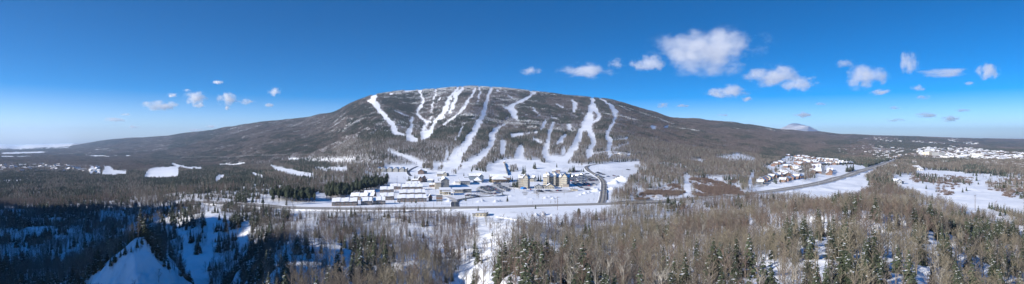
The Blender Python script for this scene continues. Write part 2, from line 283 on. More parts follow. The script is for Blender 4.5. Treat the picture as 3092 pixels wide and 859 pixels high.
def _grid():
    us = sorted(TAB); rows = np.array(ROWS, float)
    near = np.zeros((len(us), len(GY)))
    for i, u in enumerate(us): near[i] = np.interp(GL, np.log(rows), TAB[u])
    G = np.zeros((len(GU), len(GY)))
    for j in range(len(GY)): G[:, j] = np.interp(GU, us, near[:, j])
    r = np.array(RID, float)
    vr, yr, yb, zb = [np.interp(GU, r[:, 0], r[:, i]) for i in (1, 2, 3, 4)]
    vr = vr + 6. * fbm(GU / 55., GU * 0, 88, 4) * (1 - sst(960, 1040, GU) * sst(2000, 1900, GU)) * sst(2700, 2500, GU)
    zr = (V0 - vr) / F * yr
    z15 = G[:, np.searchsorted(GY, 1490)]
    for i in range(len(GU)):
        y = GY; yy = max(yb[i], 1500.)
        zbi = z15[i] if yb[i] <= 1500 else zb[i]
        t = (y - yy) / (yr[i] - yy)
        m = zbi + (zr[i] - zbi) * np.where(t > 0, np.abs(t) ** (1.12), 0)
        if yb[i] > 1500: m = np.where(y < yy, z15[i] + (zbi - z15[i]) * sst(1500, yy, y), m)
        back = np.maximum(zr[i] - .16 * (y - yr[i]), min(zr[i], -40) - 5)
        m = np.where(y > yr[i], back, m)
        G[i] = np.where(y > 1500, m, G[i])
    def bl(A, n, ax):
        w = int(math.ceil(3 * n)); k = np.exp(-.5 * (np.arange(-w, w + 1) / n) ** 2); k /= k.sum()
        P = np.pad(A, [(w, w) if a == ax else (0, 0) for a in (0, 1)], mode='edge')
        return np.apply_along_axis(lambda q: np.convolve(q, k, 'valid'), ax, P)
    G = bl(bl(G, 1, 0), 1.6, 1)
    # flank ribs, ravines and side valleys of the mountain
    UU, YG = np.meshgrid(GU, GY, indexing='ij'); XG = (UU - U0) / F * YG
    T = np.clip((YG - yb[:, None]) / (yr - yb)[:, None], 0, 1)
    env = np.sin(np.pi * T) ** .8 * np.clip((zr[:, None] + 60) / 450, 0.03, 1)
    rib = 21 * fbm(XG / 620. + YG / 2600., YG / 2400., 77, 3) + 9 * fbm(XG / 240. + .4 * fbm(XG / 500., YG / 500., 5), YG / 900., 78, 3)
    G += env * rib * (YG > 1500)
    # the hollow where the upper runs meet
    G -= 42 * np.exp(-((UU - 1262) / 62) ** 2 - ((YG - 3300) / 900) ** 2)
    G += 22 * np.exp(-((UU - 1120) / 70) ** 2 - ((YG - 3600) / 700) ** 2)
    G += 26 * np.exp(-((UU - 1420) / 60) ** 2 - ((YG - 2900) / 600) ** 2)
    # unseen ridge added beyond the left edge, shaped to throw shade over the ravines
    (ax, ay), (bx, by) = (-560., 20.), (-850., 590.); tt = np.clip(((XG - ax) * (bx - ax) + (YG - ay) * (by - ay)) / ((bx - ax) ** 2 + (by - ay) ** 2), 0, 1)
    G += np.interp(tt, [0, .15, .3, .45, .6, .72, .85, 1], [262, 258, 246, 230, 228, 180, 205, 160]) * (1 + .07 * vn(XG / 55., YG / 55., 311) + .05 * vn(XG / 24., YG / 24., 312)) * np.exp(-((XG - ax - tt * (bx - ax)) ** 2 + (YG - ay - tt * (by - ay)) ** 2) / 150. ** 2)
    # the snowy peak far behind
    pk = 430 * np.exp(-np.abs((UU - 2392) / 112) ** 2.3) * np.exp(-((YG - 15000) / 2600) ** 2)
    pk *= 1 + .6 * fbm(XG / 420., YG / 900., 31, 5)
    G += pk
    G += 90 * np.exp(-((UU - 2840) / 30) ** 2 - ((YG - 19000) / 3000) ** 2)
    G += (YG > 9000) * (UU > 2700) * 26 * (vn(XG / 2500., YG / 3000., 90) + .6) * sst(9000, 14000, YG)
    return G
GRID = _grid()
HOR = np.maximum.accumulate(GRID / GY[None, :], axis=1)
PILES = []
for cr, a in ((C5, [(170,565,4,22),(215,555,3.5,20),(250,570,3,16),(300,560,3,18),(555,535,3.5,18),(600,522,4,22),(640,515,3.5,20),(520,545,2.5,14),(680,520,3,16),(920,430,7,60),(985,400,9,60),(1040,405,7,46),(900,480,6,50),(690,470,4,40),(720,500,5,44)]),
              (C4, [(705,605,4,20),(745,600,3,16),(870,545,3,20),(560,600,3.5,24),(520,605,2.5,16),(200,600,3.5,22),(230,590,3,18),(700,550,2,30),(1040,560,2.5,18),(1100,575,2,16)]),
              (CF, [(280,205,4.5,16),(345,200,4,14),(370,195,3.5,10),(410,205,3,16),(20,230,2.5,14)])):
    for x, y, h, r in a:
        u, v = cr.x + x * cr.k, cr.y + y * cr.k
        d = 69.5 * F / (v - V0); PILES.append(((u - U0) / F * d, d, h, r * cr.k / F * d))
def H(x, y):
    x = np.asarray(x, float); y = np.maximum(np.asarray(y, float), 16.); x_, y_ = x, y
    wa = 7. * sst(640, 520, y) * sst(120, 200, y); x = x_ + wa * fbm(x_ / 16., y_ / 22., 301, 3); y = y_ + wa * 1.3 * fbm(x_ / 14., y_ / 20., 302, 3)
    u = U0 + F * x / y
    a = np.clip((u - GU[0]) / 12., 0, len(GU) - 1.001); b = np.clip((np.log(y) - GL[0]) / (GL[1] - GL[0]), 0, len(GL) - 1.001)
    i = a.astype(int); j = b.astype(int); fa = a - i; fb = b - j
    z = (GRID[i, j] * (1 - fa) + GRID[i + 1, j] * fa) * (1 - fb) + (GRID[i, j + 1] * (1 - fa) + GRID[i + 1, j + 1] * fa) * fb
    v = V0 - F * z / y
    fl = look(FLA, u, np.clip(v, 0, HH + 390)) * ((y > 480) & (y < 1500)) + look(FLA, u, np.clip(v - 6, 0, HH + 390)) * ((y > 480) & (y < 1500))
    fl = 1 - .46 * fl
    z = z + fl * (2.6 * fbm(x / 46., y / 46., 1, 4) * sst(2200, 900, y) + sst(110, 250, y) * sst(560, 430, y) * 4.2 * fbm(x / 20. + y / 60., y / 55., 9, 3)
                  + sst(1200, 2600, y) * sst(26000, 7000, y) * 7 * fbm(x / 260., y / 260., 4, 4))
    bw = sst(305, 292, y_) * sst(215, 240, y_) * sst(250, 300, u) * sst(570, 520, u); z = z - bw * (3.2 * np.abs(fbm(x_ / 5., y_ / 60., 305, 3)) * 2 + 1.2 * fbm(x_ / 7., y_ / 7., 306, 3))
    for px, py, h, r in PILES:
        d2 = (x - px) ** 2 + (y - py) ** 2
        k = d2 < (3 * r) ** 2
        if np.any(k): z = z + np.where(k, h * np.exp(-(np.sqrt(d2 + .3) / r) ** 1.6) * (1 + .25 * vn(x / 3., y / 3., 8)), 0)
    return z
MARCH = np.exp(np.linspace(math.log(120), math.log(26000), 1500))
def Gd(u, v):
    """the point of the ground that stands at u, v of the photograph"""
    x = (u - U0) / F * MARCH; zr = (V0 - v) / F * MARCH; zh = H(x, MARCH)
    k = np.nonzero(zh >= zr)[0]
    k = k[0] if len(k) else len(MARCH) - 1
    if k == 0: return Vector((x[0], MARCH[0], zh[0]))
    a = zr[k - 1] - zh[k - 1]; b = zh[k] - zr[k]; t = a / (a + b + 1e-9)
    y = MARCH[k - 1] * (1 - t) + MARCH[k] * t; x = (u - U0) / F * y
    return Vector((x, y, float(H(x, y))))
def seen(P, margin=2.):
    """which of the points P (n,3) are not behind the land"""
    x, y, z = P[:, 0], P[:, 1], P[:, 2]; a = np.clip((U0 + F * x / y - GU[0]) / 12., 0, len(GU) - 1.001).astype(int)
    b = np.clip((np.log(y * .975) - GL[0]) / (GL[1] - GL[0]), 0, len(GL) - 1).astype(int)
    return (z + margin) / y > HOR[a, b] - 2. / y

# ------------------------------------------------------------------ helpers for objects
def tag(o, label=None, cat=None, group=None, kind=None):
    if label: o['label'] = label
    if cat: o['category'] = cat
    if group: o['group'] = group
    if kind: o['kind'] = kind
    return o
def empty(name, loc, rz=0.):
    o = bpy.data.objects.new(name, None); COL.objects.link(o); o.location = loc; o.rotation_euler = (0, 0, rz); o.empty_display_size = 1
    return o
def link(o, parent=None):
    COL.objects.link(o)
    if parent is not None: o.parent = parent
    return o
class MB:
    def __init__(s): s.v = []; s.f = []; s.m = []
    def quad(s, a, b, c, d, m=0):
        n = len(s.v); s.v += [tuple(a), tuple(b), tuple(c), tuple(d)]; s.f.append((n, n + 1, n + 2, n + 3)); s.m.append(m)
    def tri(s, a, b, c, m=0):
        n = len(s.v); s.v += [tuple(a), tuple(b), tuple(c)]; s.f.append((n, n + 1, n + 2)); s.m.append(m)
    def box(s, x0, x1, y0, y1, z0, z1, m=0, mt=None):
        n = len(s.v); s.v += [(x, y, z) for z in (z0, z1) for y in (y0, y1) for x in (x0, x1)]
        for k, q in enumerate(((0,2,3,1), (4,5,7,6), (0,1,5,4), (2,6,7,3), (0,4,6,2), (1,3,7,5))):
            s.f.append(tuple(n + i for i in q)); s.m.append(mt if (mt is not None and k == 1) else m)
    def prism(s, pts, z0, z1, m=0):
        n = len(s.v); k = len(pts); s.v += [(p[0], p[1], z0) for p in pts] + [(p[0], p[1], z1) for p in pts]
        s.f.append(tuple(n + k - 1 - i for i in range(k))); s.f.append(tuple(n + k + i for i in range(k))); s.m += [m, m]
        for i in range(k): s.f.append((n + i, n + (i + 1) % k, n + k + (i + 1) % k, n + k + i)); s.m.append(m)
    def tube(s, pts, rads, sides=5, m=0):
        n0 = len(s.v); pts = [Vector(p) for p in pts]
        for i, p in enumerate(pts):
            d = (pts[min(i + 1, len(pts) - 1)] - pts[max(i - 1, 0)]).normalized()
            a = d.orthogonal().normalized(); b = d.cross(a)
            for k in range(sides):
                t = 2 * math.pi * k / sides; s.v.append(tuple(p + (a * math.cos(t) + b * math.sin(t)) * rads[i]))
        for i in range(len(pts) - 1):
            for k in range(sides):
                k2 = (k + 1) % sides; s.f.append((n0 + i * sides + k, n0 + i * sides + k2, n0 + (i + 1) * sides + k2, n0 + (i + 1) * sides + k)); s.m.append(m)
        s.f.append(tuple(n0 + (len(pts) - 1) * sides + k for k in range(sides))); s.m.append(m)
    def mesh(s, name, mats):
        me = bpy.data.meshes.new(name); me.from_pydata(s.v, [], s.f)
        for m in (mats if isinstance(mats, (list, tuple)) else [mats]): me.materials.append(m)
        me.polygons.foreach_set('material_index', s.m); me.update(); return me
    def build(s, name, mats, parent=None): return link(bpy.data.objects.new(name, s.mesh(name, mats)), parent)

# ------------------------------------------------------------------ materials
MATS = {}
def mat(name, col, rough=.8, var=0., scale=1., spec=.3, rnd=0., col2=None, metal=0.):
    if name in MATS: return MATS[name]
    m = bpy.data.materials.new(name); m.use_nodes = True; n = m.node_tree.nodes; l = m.node_tree.links
    b = n['Principled BSDF']; b.inputs['Roughness'].default_value = rough; b.inputs['Specular IOR Level'].default_value = spec; b.inputs['Metallic'].default_value = metal
    c2 = col2 or tuple(c * (1 - var) for c in col)
    tc = n.new('ShaderNodeTexCoord'); no = n.new('ShaderNodeTexNoise'); no.inputs['Scale'].default_value = scale; no.inputs['Detail'].default_value = 4
    l.new(tc.outputs['Object'], no.inputs['Vector'])
    mx = n.new('ShaderNodeMix'); mx.data_type = 'RGBA'; mx.inputs[6].default_value = (*col, 1); mx.inputs[7].default_value = (*c2, 1)
    mr = n.new('ShaderNodeMapRange'); mr.inputs[1].default_value = .35; mr.inputs[2].default_value = .65; l.new(no.outputs[0], mr.inputs[0]); l.new(mr.outputs[0], mx.inputs[0])
    out = mx.outputs[2]
    if rnd:
        oi = n.new('ShaderNodeObjectInfo'); hs = n.new('ShaderNodeHueSaturation'); r1 = n.new('ShaderNodeMapRange'); r1.inputs[3].default_value = 1 - rnd; r1.inputs[4].default_value = 1 + rnd
        l.new(oi.outputs['Random'], r1.inputs[0]); l.new(r1.outputs[0], hs.inputs['Value']); l.new(out, hs.inputs['Color']); out = hs.outputs[0]
    l.new(out, b.inputs['Base Color']); MATS[name] = m; return m
def M_ground():
    m = bpy.data.materials.new('snow_ground'); m.use_nodes = True; n = m.node_tree.nodes; l = m.node_tree.links
    b = n['Principled BSDF']; b.inputs['Roughness'].default_value = .7; b.inputs['Specular IOR Level'].default_value = .25
    geo = n.new('ShaderNodeNewGeometry'); at = n.new('ShaderNodeAttribute'); at.attribute_name = 'cov'; sp = n.new('ShaderNodeSeparateColor'); l.new(at.outputs['Color'], sp.inputs[0])
    def noise(sc, det=4):
        x = n.new('ShaderNodeTexNoise'); x.inputs['Scale'].default_value = sc; x.inputs['Detail'].default_value = det; l.new(geo.outputs['Position'], x.inputs['Vector']); return x.outputs[0]
    def mr(src, a, b_, c=0., d=1.):
        x = n.new('ShaderNodeMapRange'); x.inputs[1].default_value = a; x.inputs[2].default_value = b_; x.inputs[3].default_value = c; x.inputs[4].default_value = d; l.new(src, x.inputs[0]); return x.outputs[0]
    def mul(a, b_):
        x = n.new('ShaderNodeMath'); x.operation = 'MULTIPLY'; l.new(a, x.inputs[0])
        if isinstance(b_, float): x.inputs[1].default_value = b_
        else: l.new(b_, x.inputs[1])
        return x.outputs[0]
    def mix(f, a, c):
        x = n.new('ShaderNodeMix'); x.data_type = 'RGBA'; l.new(f, x.inputs[0])
        for i, q in ((6, a), (7, c)):
            if isinstance(q, tuple): x.inputs[i].default_value = (*q, 1)
            else: l.new(q, x.inputs[i])
        return x.outputs[2]
    snow = mix(mr(noise(.015), .35, .65), (.80, .82, .85), (.74, .76, .79))
    snow = mix(mul(mr(noise(.3, 6), .5, .75), .35), snow, (.60, .61, .63))
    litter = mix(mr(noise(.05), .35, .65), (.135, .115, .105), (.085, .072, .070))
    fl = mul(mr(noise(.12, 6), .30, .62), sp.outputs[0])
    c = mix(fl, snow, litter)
    c = mix(mul(mr(noise(.25, 6), .42, .66), sp.outputs[1]), c, (.15, .115, .10))
    c = mix(mul(mr(noise(.10, 6), .25, .6, .35, 1.), sp.outputs[2]), c, (.36, .345, .33))
    l.new(c, b.inputs['Base Color'])
    bp = n.new('ShaderNodeBump'); bp.inputs['Strength'].default_value = .35; bp.inputs['Distance'].default_value = .6; l.new(noise(.35, 6), bp.inputs['Height']); l.new(bp.outputs[0], b.inputs['Normal'])
    return m

# ------------------------------------------------------------------ ground sheet
def build_ground():
    uu = np.concatenate([np.linspace(-20000, -5600, 110)[:-1], np.linspace(-5600, -80, 120)[:-1], np.arange(-80, 3173, 3.1), np.linspace(3180, 4500, 60)])
    ys = np.concatenate([np.exp(np.linspace(math.log(16), math.log(150), 40))[:-1], np.exp(np.linspace(math.log(150), math.log(27000), 760))])
    U, Y = np.meshgrid(uu, ys, indexing='ij'); X = (U - U0) / F * Y; Z = H(X, Y)
    nu, ny = U.shape
    co = np.stack([X, Y, Z], -1).reshape(-1, 3)
    i, j = np.meshgrid(np.arange(nu - 1), np.arange(ny - 1), indexing='ij'); a = (i * ny + j).ravel()
    q = np.stack([a, a + ny, a + ny + 1, a + 1], 1).astype(np.int32)
    me = bpy.data.meshes.new('snowy_ground'); me.vertices.add(len(co)); me.vertices.foreach_set('co', co.astype(np.float32).ravel())
    me.loops.add(q.size); me.loops.foreach_set('vertex_index', q.ravel()); me.polygons.add(len(q))
    me.polygons.foreach_set('loop_start', np.arange(0, q.size, 4, dtype=np.int32)); me.polygons.foreach_set('use_smooth', np.ones(len(q), bool))
    me.update()
    V = V0 - F * Z / Y
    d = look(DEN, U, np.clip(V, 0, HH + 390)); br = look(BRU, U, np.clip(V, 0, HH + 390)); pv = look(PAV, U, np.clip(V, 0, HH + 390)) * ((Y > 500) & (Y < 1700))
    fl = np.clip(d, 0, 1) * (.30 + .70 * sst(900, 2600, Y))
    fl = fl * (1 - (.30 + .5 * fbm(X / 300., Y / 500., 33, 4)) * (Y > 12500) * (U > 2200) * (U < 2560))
    at = me.color_attributes.new('cov', 'FLOAT_COLOR', 'POINT')
    at.data.foreach_set('color', np.stack([fl, br, pv, np.ones_like(fl)], -1).astype(np.float32).ravel())
    me.materials.append(M_ground())
    return tag(link(bpy.data.objects.new('ground', me)), kind='structure', label='snow covered valley floor, ravines and wooded mountain flank')

# ------------------------------------------------------------------ ploughed lots, driveways
PINE = np.zeros_like(DEN)
_poly(PINE, C3.P([(-60,500),(180,500),(330,450),(480,395),(605,400),(605,440),(380,505),(210,570),(-60,590)]), 1)
_poly(PINE, C2.P([(1000,575),(1330,585),(1340,640),(960,650),(930,600)]), 1)
_poly(PINE, C2.P([(1450,560),(1551,540),(1551,600),(1450,600)]), 1)
DEN[PINE > 0] = 1; KON[PINE > 0] = 1
for q in (C4.P([(500,455),(530,440),(640,430),(690,425),(860,430),(880,470),(800,500),(760,525),(560,545),(490,510)]), C4.P([(700,400),(860,405),(880,440),(700,430)]),
          C5.P([(385,330),(545,318),(640,312),(760,380),(770,398),(700,440),(640,470),(560,460),(430,400),(400,345)]), C5.P([(30,480),(60,480),(420,478),(500,495),(440,500),(180,510),(40,516)]),
          C4.P([(370,535),(500,525),(560,545),(500,560),(380,560)]), C5.P([(450,285),(560,275),(600,290),(470,300)]), C4.P([(1000,500),(1060,500),(1050,540),(1000,535)])):
    _poly(PAV, q, .85)
for q in (C5.P([(690,290),(760,285),(1130,250),(1210,300),(1150,345),(870,365),(760,350)]), C3.P([(1090,560),(1253,560),(1253,580),(1120,600)]), C4.P([(100,545),(300,530),(420,560),(250,590),(150,560)])):
    _poly(PAV, q, .25)

# ------------------------------------------------------------------ trees
BARK = [mat('bark_grey', (.19, .162, .138), .9, .4, .6, rnd=.25), mat('bark_olive', (.215, .188, .138), .9, .35, .6, rnd=.25), mat('bark_red', (.19, .14, .115), .9, .35, .6, rnd=.25), mat('bark_pale', (.34, .32, .285), .9, .4, .6, rnd=.2)]
NEED = mat('needles', (.055, .072, .042), .85, .45, .5, rnd=.35); NEED2 = mat('needles_olive', (.085, .095, .045), .85, .4, .5, rnd=.3); TRUNK = mat('trunk_brown', (.12, .09, .07), .9, .4, 1.)
SNOWT = mat('snow_on_branch', (.72, .74, .77), .7, .1, 1.)
NFAR = mat('needles_far', (.050, .062, .048), .9, .4, .02, rnd=.35); BFAR = mat('twigs_far', (.195, .165, .148), .95, .35, .02, rnd=.22); BFAR2 = mat('twigs_far_red', (.175, .138, .122), .95, .35, .02, rnd=.22)
FROST = mat('frosted_twigs', (.78, .80, .83), .9, .2, .04, rnd=.2)
def bare_tree(rg, Hh=12., limbs=20, twigs=8, fine=4, w=1.1):
    t = MB(); c = MB(); lean = rg.uniform(-.5, .5), rg.uniform(-.5, .5)
    def pt(f): return Vector((lean[0] * f * f * 1.6 + .12 * math.sin(f * 7 + lean[1] * 9), lean[1] * f * f * 1.6 + .12 * math.cos(f * 6), Hh * f))
    t.tube([pt(-.06), pt(.0), pt(.3), pt(.6), pt(.85), pt(1.)], [.19 * w, .17 * w, .13 * w, .09 * w, .05 * w, .015], 5)
    def sl(a, b, r):
        d = (b - a); s = d.orthogonal().normalized(); s.rotate(Matrix.Rotation(rg.uniform(0, 3.1), 3, d)); c.tri(a - s * r, a + s * r, b)
    for i in range(limbs):
        f = .28 + .68 * (i + rg.random()) / limbs; az = rg.uniform(0, 6.283); el = rg.uniform(.55, 1.05); L = Hh * (.34 - .24 * (f - .28)) * rg.uniform(.6, 1.1)
        a = pt(f); d = Vector((math.cos(az) * math.cos(el), math.sin(az) * math.cos(el), math.sin(el))); b = a + d * L + Vector((0, 0, .12 * L)); mid = a.lerp(b, .5) - Vector((0, 0, .04 * L))
        c.tube([a, mid, b], [.06 * w * (1.2 - f), .035 * w, .012], 3)
        for j in range(twigs):
            g = .2 + .8 * (j + rg.random()) / twigs; p = a.lerp(b, g); d2 = (d + Vector((rg.uniform(-1, 1), rg.uniform(-1, 1), rg.uniform(-.2, .9))) * .75).normalized(); l2 = L * rg.uniform(.22, .42)
            q = p + d2 * l2; sl(p, q, .028 * w)
            for k in range(fine):
                r = p.lerp(q, rg.uniform(.15, .9)); d3 = (d2 + Vector((rg.uniform(-1, 1), rg.uniform(-1, 1), rg.uniform(-.3, .8))) * .8).normalized(); sl(r, r + d3 * l2 * rg.uniform(.3, .6), .02 * w)
    return t, c
def spruce(rg, Hh=12., base=.06, rad=.21, snow=.14, fill=1.):
    t = MB(); c = MB(); t.tube([(0, 0, -.8), (0, 0, Hh * .5), (0, 0, Hh * .97)], [.17, .11, .02], 5)
    n = int(20 * fill); ph = rg.random() * 6
    for i in range(n):
        f = (i + rg.random() * .6) / n; z = Hh * (base + (1 - base) * f); R = Hh * rad * ((1 - f) ** .85) * (1 + .18 * math.sin(ph + i * 2.1)) + .12
        if base > .3: R = Hh * rad * math.sqrt(max(1 - (2 * f - .9) ** 2 * .9, .03)) * rg.uniform(.7, 1.1)
        m = max(5, int(6 + 5 * (1 - f)))
        for k in range(m):
            if rg.random() < .1: continue
            az = 6.283 * (k + rg.uniform(-.3, .3)) / m + i * 1.7; r = R * rg.uniform(.62, 1.15); dr = r * rg.uniform(.18, .42); ca, sa = math.cos(az), math.sin(az)
            wd = r * rg.uniform(.24, .36) + .08
            o = Vector((0, 0, z)); tip = Vector((ca * r, sa * r, z - dr)); md = Vector((ca * r * .55, sa * r * .55, z - dr * .35 + .04)); s = Vector((-sa, ca, 0)) * wd; dn = Vector((0, 0, -.22 * wd - .1))
            mm = 2 if rg.random() < snow else (1 if rg.random() < .3 else 0)
            c.tri(o, md + s + dn, tip, mm); c.tri(o, tip, md - s + dn, mm if rg.random() < .7 else 0)
            c.tri(md, md + s * 1.2 + dn * 3 + Vector((ca, sa, 0)) * r * .2, tip + dn, 0); c.tri(md, tip + dn, md - s * 1.2 + dn * 3 + Vector((ca, sa, 0)) * r * .15, 0)
    return t, c
def join(parts):
    o = MB()
    for mb, off, mm, sc in parts:
        n = len(o.v); o.v += [(x * sc + off[0], y * sc + off[1], z * sc + off[2]) for x, y, z in mb.v]; o.f += [tuple(i + n for i in f) for f in mb.f]; o.m += [m + mm for m in mb.m]
    return o
def puff_bare(rg, Hh, n=12, w=.16, mb=None, off=(0, 0), m=0):
    """a far bare tree: a stem and a brush of rising twigs"""
    c = mb or MB(); ox, oy = off; b = Vector((ox, oy, 0))
    def sl(a, q, r):
        d = q - a; s = Vector((-d.y, d.x, .2)).normalized() if rg.random() < .5 else Vector((rg.uniform(-1, 1), rg.uniform(-.4, .4), 0)).normalized(); c.tri(a - s * r, a + s * r, q, m)
    sl(b - Vector((0, 0, 1)), b + Vector((0, 0, Hh)), w * 1.1)
    for i in range(n):
        f = rg.uniform(.3, .85); az = rg.uniform(0, 6.283); L = Hh * rg.uniform(.2, .36) * (1.25 - .6 * f); a = b + Vector((0, 0, Hh * f)); k = rg.uniform(.45, .8)
        q = a + Vector((math.cos(az) * L * k, math.sin(az) * L * k, L * .8)); sl(a, q, w)
        for j in range(2):
            e = a.lerp(q, rg.uniform(.3, .7)); sl(e, e + Vector((rg.uniform(-1, 1), rg.uniform(-1, 1), rg.uniform(.3, 1.3))) * L * .45, w * .8)
    return c
def cone_far(rg, Hh, mb, off, m=0, R=None, frost=None):
    ox, oy = off; R = R or Hh * rg.uniform(.16, .24); z0 = -.5
    for k, (f0, f1, rr) in enumerate(((.0, .5, 1.), (.3, .78, .72), (.58, 1., .42))):
        n = 5; ph = rg.random() * 6
        ap = (ox, oy, z0 + Hh * f1)
        ring = [(ox + math.cos(ph + 6.283 * i / n) * R * rr * rg.uniform(.75, 1.15), oy + math.sin(ph + 6.283 * i / n) * R * rr * rg.uniform(.75, 1.15), z0 + Hh * (f0 + .05 * rg.uniform(-1, 1)) + .8) for i in range(n)]
        for i in range(n): mb.tri(ring[i], ring[(i + 1) % n], ap, frost if (frost is not None and rg.random() < .55) else m)
rg = random.Random(5)
BARE = [bare_tree(rg, 12., 19 + k % 4, 8, 4, 1.05 + .12 * (k % 3)) for k in range(6)]
SPR = [spruce(rg, 12., .05, (.20, .24, .17, .22, .26)[k], .12 + .06 * (k % 3)) for k in range(5)]
PIN = [spruce(rg, 13., .48, .17, .03) for k in range(2)]
bare_me = []; spr_me = []; pin_me = []
for k, (t, c) in enumerate(BARE):
    bm = BARK[(0, 1, 0, 2, 1, 3)[k]]; bare_me.append((t.mesh('trunk', bm), c.mesh('crown', bm), join([(t, (0, 0, 0), 0, 1), (c, (0, 0, 0), 0, 1)]).mesh('bare_tree', bm)))
for lst, out in ((SPR, spr_me), (PIN, pin_me)):
    for t, c in lst: out.append((t.mesh('trunk', TRUNK), c.mesh('crown', [NEED, NEED2, SNOWT]), join([(t, (0, 0, 0), 0, 1), (c, (0, 0, 0), 1, 1)]).mesh('spruce', [TRUNK, NEED, NEED2, SNOWT])))
def cluster(kind, n, size, seed):
    r = random.Random(seed); mb = MB()
    for i in range(n):
        off = (r.uniform(-.5, .5) * size, r.uniform(-.5, .5) * size); h = r.uniform(6., 10.)
        q = r.random()
        if kind == 'bare': (cone_far(r, h * .95, mb, off, 1) if q < .03 else puff_bare(r, h, 9, .17, mb, off))
        elif kind == 'con': (puff_bare(r, h, 9, .17, mb, off) if q < .15 else cone_far(r, h * 1.1, mb, off, 1))
        elif kind == 'frost': (cone_far(r, h * .8, mb, off, 1, frost=2) if q < .6 else puff_bare(r, h * .8, 9, .2, mb, off, 2 if q < .85 else 0))
    return mb.mesh('grove', [BFAR if seed % 2 else BFAR2, NFAR, FROST])
def gn_scatter(name, meshes, P, idx, rot, scl, label, realize=False):
    """one object: a thin stand of copies that nobody could count, standing on the points of its mesh"""
    col = bpy.data.collections.new(name + '_kinds')
    for i, me in enumerate(meshes): col.objects.link(bpy.data.objects.new('%s_kind_%03d' % (name, i), me))
    me = bpy.data.meshes.new(name); me.vertices.add(len(P)); me.vertices.foreach_set('co', P.astype(np.float32).ravel())
    a = me.attributes.new('idx', 'INT', 'POINT'); a.data.foreach_set('value', idx.astype(np.int32))
    a = me.attributes.new('rot', 'FLOAT_VECTOR', 'POINT'); a.data.foreach_set('vector', rot.astype(np.float32).ravel())
    a = me.attributes.new('scl', 'FLOAT_VECTOR', 'POINT'); a.data.foreach_set('vector', scl.astype(np.float32).ravel())
    o = link(bpy.data.objects.new(name, me))
    ng = bpy.data.node_groups.new(name, 'GeometryNodeTree'); ng.interface.new_socket('Geometry', in_out='INPUT', socket_type='NodeSocketGeometry'); ng.interface.new_socket('Geometry', in_out='OUTPUT', socket_type='NodeSocketGeometry')
    n = ng.nodes; l = ng.links; gi = n.new('NodeGroupInput'); go = n.new('NodeGroupOutput'); ip = n.new('GeometryNodeInstanceOnPoints'); ci = n.new('GeometryNodeCollectionInfo')
    ci.inputs['Collection'].default_value = col; ci.inputs['Separate Children'].default_value = True; ci.inputs['Reset Children'].default_value = True
    ip.inputs['Pick Instance'].default_value = True
    def na(nm, ty):
        x = n.new('GeometryNodeInputNamedAttribute'); x.data_type = ty; x.inputs[0].default_value = nm
        return [s for s in x.outputs if s.enabled and s.name == 'Attribute'][0]
    l.new(gi.outputs[0], ip.inputs['Points']); l.new(ci.outputs[0], ip.inputs['Instance']); l.new(na('idx', 'INT'), ip.inputs['Instance Index']); l.new(na('rot', 'FLOAT_VECTOR'), ip.inputs['Rotation']); l.new(na('scl', 'FLOAT_VECTOR'), ip.inputs['Scale'])
    l.new(ip.outputs[0], go.inputs[0]); mo = o.modifiers.new('scatter', 'NODES'); mo.node_group = ng
    return tag(o, label=label, kind='stuff')
def jgrid(y0, y1, sp, ulo=-130, uhi=3220):
    xa, xb = min((ulo - U0) / F * y1, (ulo - U0) / F * y0), (uhi - U0) / F * y1
    X, Y = np.meshgrid(np.arange(xa, xb, sp), np.arange(y0, y1, sp)); X = X + RNG.uniform(-.48, .48, X.shape) * sp; Y = Y + RNG.uniform(-.48, .48, Y.shape) * sp
    X = X.ravel(); Y = Y.ravel(); U = U0 + F * X / Y; k = (U > ulo) & (U < uhi) & (Y > y0) & (Y < y1)
    X, Y, U = X[k], Y[k], U[k]; Z = H(X, Y); V = V0 - F * Z / Y
    return X, Y, Z, U, V
ROADS = []      # centre lines laid later, with half widths, kept clear of trees
def clear_of_roads(X, Y):
    ok = np.ones(len(X), bool)
    for pts, hw in ROADS:
        for (ax, ay), (bx, by) in zip(pts[:-1], pts[1:]):
            dx, dy = bx - ax, by - ay; t = np.clip(((X - ax) * dx + (Y - ay) * dy) / (dx * dx + dy * dy + 1e-9), 0, 1)
            ok &= (X - ax - t * dx) ** 2 + (Y - ay - t * dy) ** 2 > (hw + 1.5) ** 2
    return ok
def zone_name(u, y, v):
    if y < 320:
        return ('on the shaded slope beside the blue snow bowl' if u < 620 else 'on the near slope above the shaded ravine' if u < 1000 else 'among the near trunks left of the bright gully' if u < 1400 else
                'on the near bank right of the bright gully' if u < 1900 else 'in the near wood below the brown brush flats' if u < 2450 else 'on the steep near hillside below the snowy golf field')
    return ('in the dark wood behind the blue snow bowl' if u < 560 else 'around the shaded ravine below the highway' if u < 950 else 'in the wood below the townhouse rows' if u < 1400 else
            'in the wood below the highway and hotels' if u < 2000 else 'on the hill below the brown brush flats' if u < 2500 else 'on the hill crest beside the snowy golf field')
